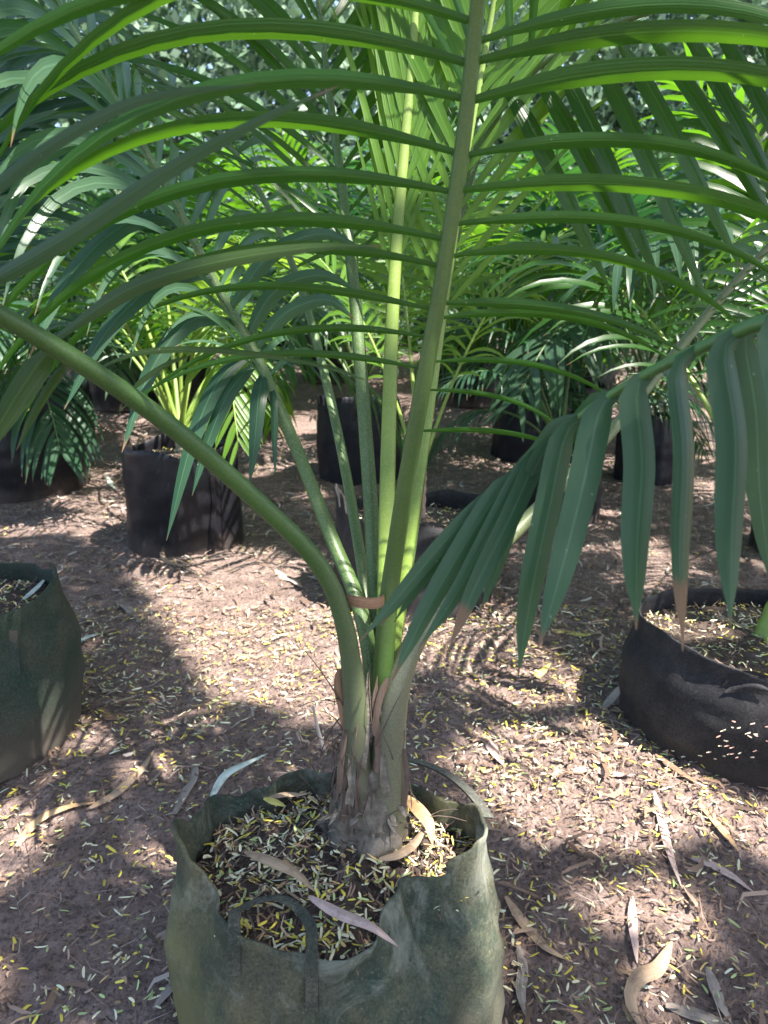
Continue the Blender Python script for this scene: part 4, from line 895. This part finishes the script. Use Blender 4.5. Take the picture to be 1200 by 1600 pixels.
# larger fallen leaves, each its own
def dryleaf(cols, name='fallen_leaf'):
    return streak_mat(name, *cols)
DL = {'tan': dryleaf(((0.30, 0.20, 0.12), (0.46, 0.33, 0.22))), 'orange': dryleaf(((0.42, 0.24, 0.10), (0.62, 0.42, 0.24))), 'pale': dryleaf(((0.42, 0.50, 0.42), (0.60, 0.66, 0.58))), 'grey': dryleaf(((0.20, 0.165, 0.135), (0.34, 0.29, 0.25))),
      'brown': dryleaf(((0.16, 0.09, 0.055), (0.30, 0.18, 0.11))), 'pink': dryleaf(((0.36, 0.25, 0.22), (0.52, 0.40, 0.36))), 'yellow': dryleaf(((0.50, 0.42, 0.08), (0.62, 0.54, 0.18)))}
def fallen(label, pts, wpx, mat, lifts=None, base=None, twist=0.6, name='fallen_leaf'):
    w3 = []
    for i, (x, y) in enumerate(pts):
        if base is None: p = G(x, y)
        else:
            o_ = np.array((0, 0, CAM_H)); d_ = P(x, y, 1.0)-o_; p = o_+d_*((base-CAM_H)/d_[2])
        l = (lifts[i] if lifts else 0.007)
        o_ = np.array((0, 0, CAM_H)); d_ = unit(p-o_); p = p - d_*(l/abs(d_[2])); w3.append(p)
    d = depth_of(w3[0]); mb = MB(); pth = catmull(w3, 14)
    s = np.linspace(0, 1, 14); prof = np.clip(np.sin(np.pi*np.clip(s*0.94+0.05, 0, 1)), 0.06, 1)**0.7
    blade(mb, pth, wpx*d/FPX*1.15, fold=0.35, across=5, prof=prof, twist=twist, normal=(0, -0.4, 1))
    o = mb.build(name, DL[mat], None); tag(o, label, 'fallen leaf', 'larger fallen leaves'); return o
LV = [("curved pale green leaf on the soil behind the front bag's left rim", [(328, 1250), (350, 1210), (385, 1190), (418, 1177)], 15, 'pale', [.02, .03, .03, .02]),
 ('long orange tan leaf on the soil at the far left', [(25, 1322), (60, 1278), (105, 1258), (150, 1253)], 17, 'orange'),
 ('tan leaf meeting the tip of the orange leaf', [(140, 1262), (180, 1238), (215, 1205), (240, 1172)], 15, 'tan'),
 ('grey dry leaf lying upright between the orange leaf and the bag', [(272, 1272), (288, 1235), (302, 1210), (300, 1180)], 16, 'grey'),
 ('grey tan leaf tucked against the left side of the front bag', [(235, 1468), (265, 1455), (290, 1440), (305, 1432)], 15, 'grey'),
 ('long grey leaf at the lower left foot of the front bag', [(240, 1575), (262, 1545), (285, 1518), (304, 1500)], 15, 'grey'),
 ('thin tan leaf with raised tips beside the folded plastic bag', [(250, 856), (260, 875), (285, 882), (312, 880)], 8, 'tan', [.03, .01, .01, .01]),
 ('dark curled leaf near the mossy left bag', [(155, 1105), (172, 1118), (190, 1115), (205, 1126)], 14, 'brown'),
 ('pale leaf on dark soil right of the left bag rim', [(182, 940), (200, 948), (212, 958), (220, 972)], 12, 'grey'),
 ('cream leaf beside the mossy left bag', [(126, 1000), (140, 992), (152, 990), (166, 988)], 10, 'pale'),
 ('folded tan leaf curling up near the bottom right', [(1000, 1600), (985, 1560), (1000, 1525), (1030, 1510), (1050, 1470)], 22, 'tan', [.01, .02, .035, .03, .02]),
 ('orange brown leaf on mulch below the torn bag', [(1092, 1255), (1115, 1275), (1135, 1300), (1155, 1330)], 15, 'orange'),
 ('long pinkish strip of leaf running down the right soil', [(1022, 1235), (1035, 1280), (1048, 1330), (1065, 1385)], 13, 'pink'),
 ('upright pink tan leaf in the middle of the right soil', [(988, 1400), (990, 1440), (994, 1475), (996, 1505)], 14, 'pink'),
 ('brown leaf leaning from the right foot of the front bag', [(790, 1400), (820, 1440), (855, 1478), (895, 1502)], 17, 'tan'),
 ('pink strip of leaf toward the right edge', [(1080, 1340), (1115, 1350), (1150, 1370), (1180, 1395)], 14, 'pink'),
 ('pale leaf lying flat in the sun left of the torn bag', [(895, 1203), (925, 1200), (960, 1207), (992, 1210)], 14, 'pink'),
 ('small pink curled leaf right of the front palm base', [(755, 1150), (768, 1165), (778, 1180), (786, 1195)], 15, 'pink'),
 ('grey leaf among debris at the bottom right', [(1040, 1570), (1080, 1580), (1115, 1590), (1150, 1604)], 20, 'grey'),
 ('grey leaf standing on end in the bottom right corner', [(1105, 1510), (1118, 1540), (1130, 1570), (1145, 1600)], 18, 'grey'),
 ('tan leaf along the right wall of the front bag', [(808, 1470), (818, 1510), (815, 1550), (828, 1600)], 15, 'grey'),
 ('yellow leaf stalk on the soil under the hanging leaflets', [(862, 984), (885, 986), (910, 990), (932, 988)], 12, 'yellow'),
 ('small yellow leaf below the yellow stalk', [(838, 1058), (845, 1048), (853, 1040), (860, 1036)], 13, 'yellow'),
 ('dark brown strap of leaf at the foot of the torn bag', [(1024, 1178), (1050, 1195), (1080, 1215), (1105, 1232)], 11, 'brown'),
 ('grey blade of dry leaf leaning on the left of the torn bag', [(940, 1108), (955, 1090), (968, 1075), (980, 1062)], 12, 'grey', [.005, .02, .04, .06]),
 ('tan leaf between the far bags at the left', [(165, 793), (180, 788), (195, 792), (210, 800)], 7, 'pink'),
 ('pale leaf on soil left of the folded plastic bag', [(166, 742), (172, 752), (177, 760), (182, 764)], 7, 'pale'),
 ('pinkish leaf heap behind the lit soil patch', [(430, 890), (445, 900), (460, 905), (472, 918)], 13, 'pink')]
for l in LV: fallen(*l)
INB = 0.335
fallen('tan ribbon leaf inside the front bag, upper half', [(382, 1330), (420, 1342), (462, 1362), (492, 1392)], 17, 'tan', [.012, .02, .02, .015], INB)
fallen('pinkish ribbon leaf inside the front bag toward its front rim', [(482, 1400), (530, 1425), (580, 1445), (622, 1478)], 18, 'pink', [.02, .022, .02, .012], INB)
fallen('orange tan leaf bent over against the right side of the palm base', [(636, 1243), (655, 1262), (672, 1285), (676, 1318)], 22, 'orange', [.03, .035, .03, .012], INB)
fallen('tan leaf tucked under the right side of the palm base', [(592, 1342), (620, 1335), (645, 1318), (665, 1290)], 15, 'tan', [.012, .014, .018, .02], INB)
fallen('tan leaf at the back of the front bag, left of the palm', [(420, 1246), (445, 1240), (470, 1240), (485, 1238)], 10, 'tan', [.015]*4, INB)
fallen('fresh yellow-green leaf scrap inside the back of the front bag', [(412, 1247), (425, 1250), (438, 1255), (446, 1260)], 11, 'yellow', [.018]*4, INB)
fallen('pale leaf on top of the mossy left bag', [(36, 936), (50, 922), (64, 908), (78, 897)], 13, 'pale', [.02]*4, BAGS['left'][0]['soil_z'])
fallen('tan strip lying in the torn bag by the pink sheath', [(1148, 972), (1165, 980), (1185, 988), (1205, 996)], 10, 'tan', [.015]*4, BAGS['right'][0]['soil_z'])
# stick pushed into the lit soil
mb = MB(); b0 = G(506, 1172); tube(mb, catmull([b0, P(497, 1140, depth_of(b0)-.01), P(489, 1103, depth_of(b0)-.02)], 10), np.linspace(0.005, 0.003, 10), 6)
tag(mb.build('stick', M['bark'], None), 'short grey stick poking up from the sunlit soil behind the front bag', 'stick')
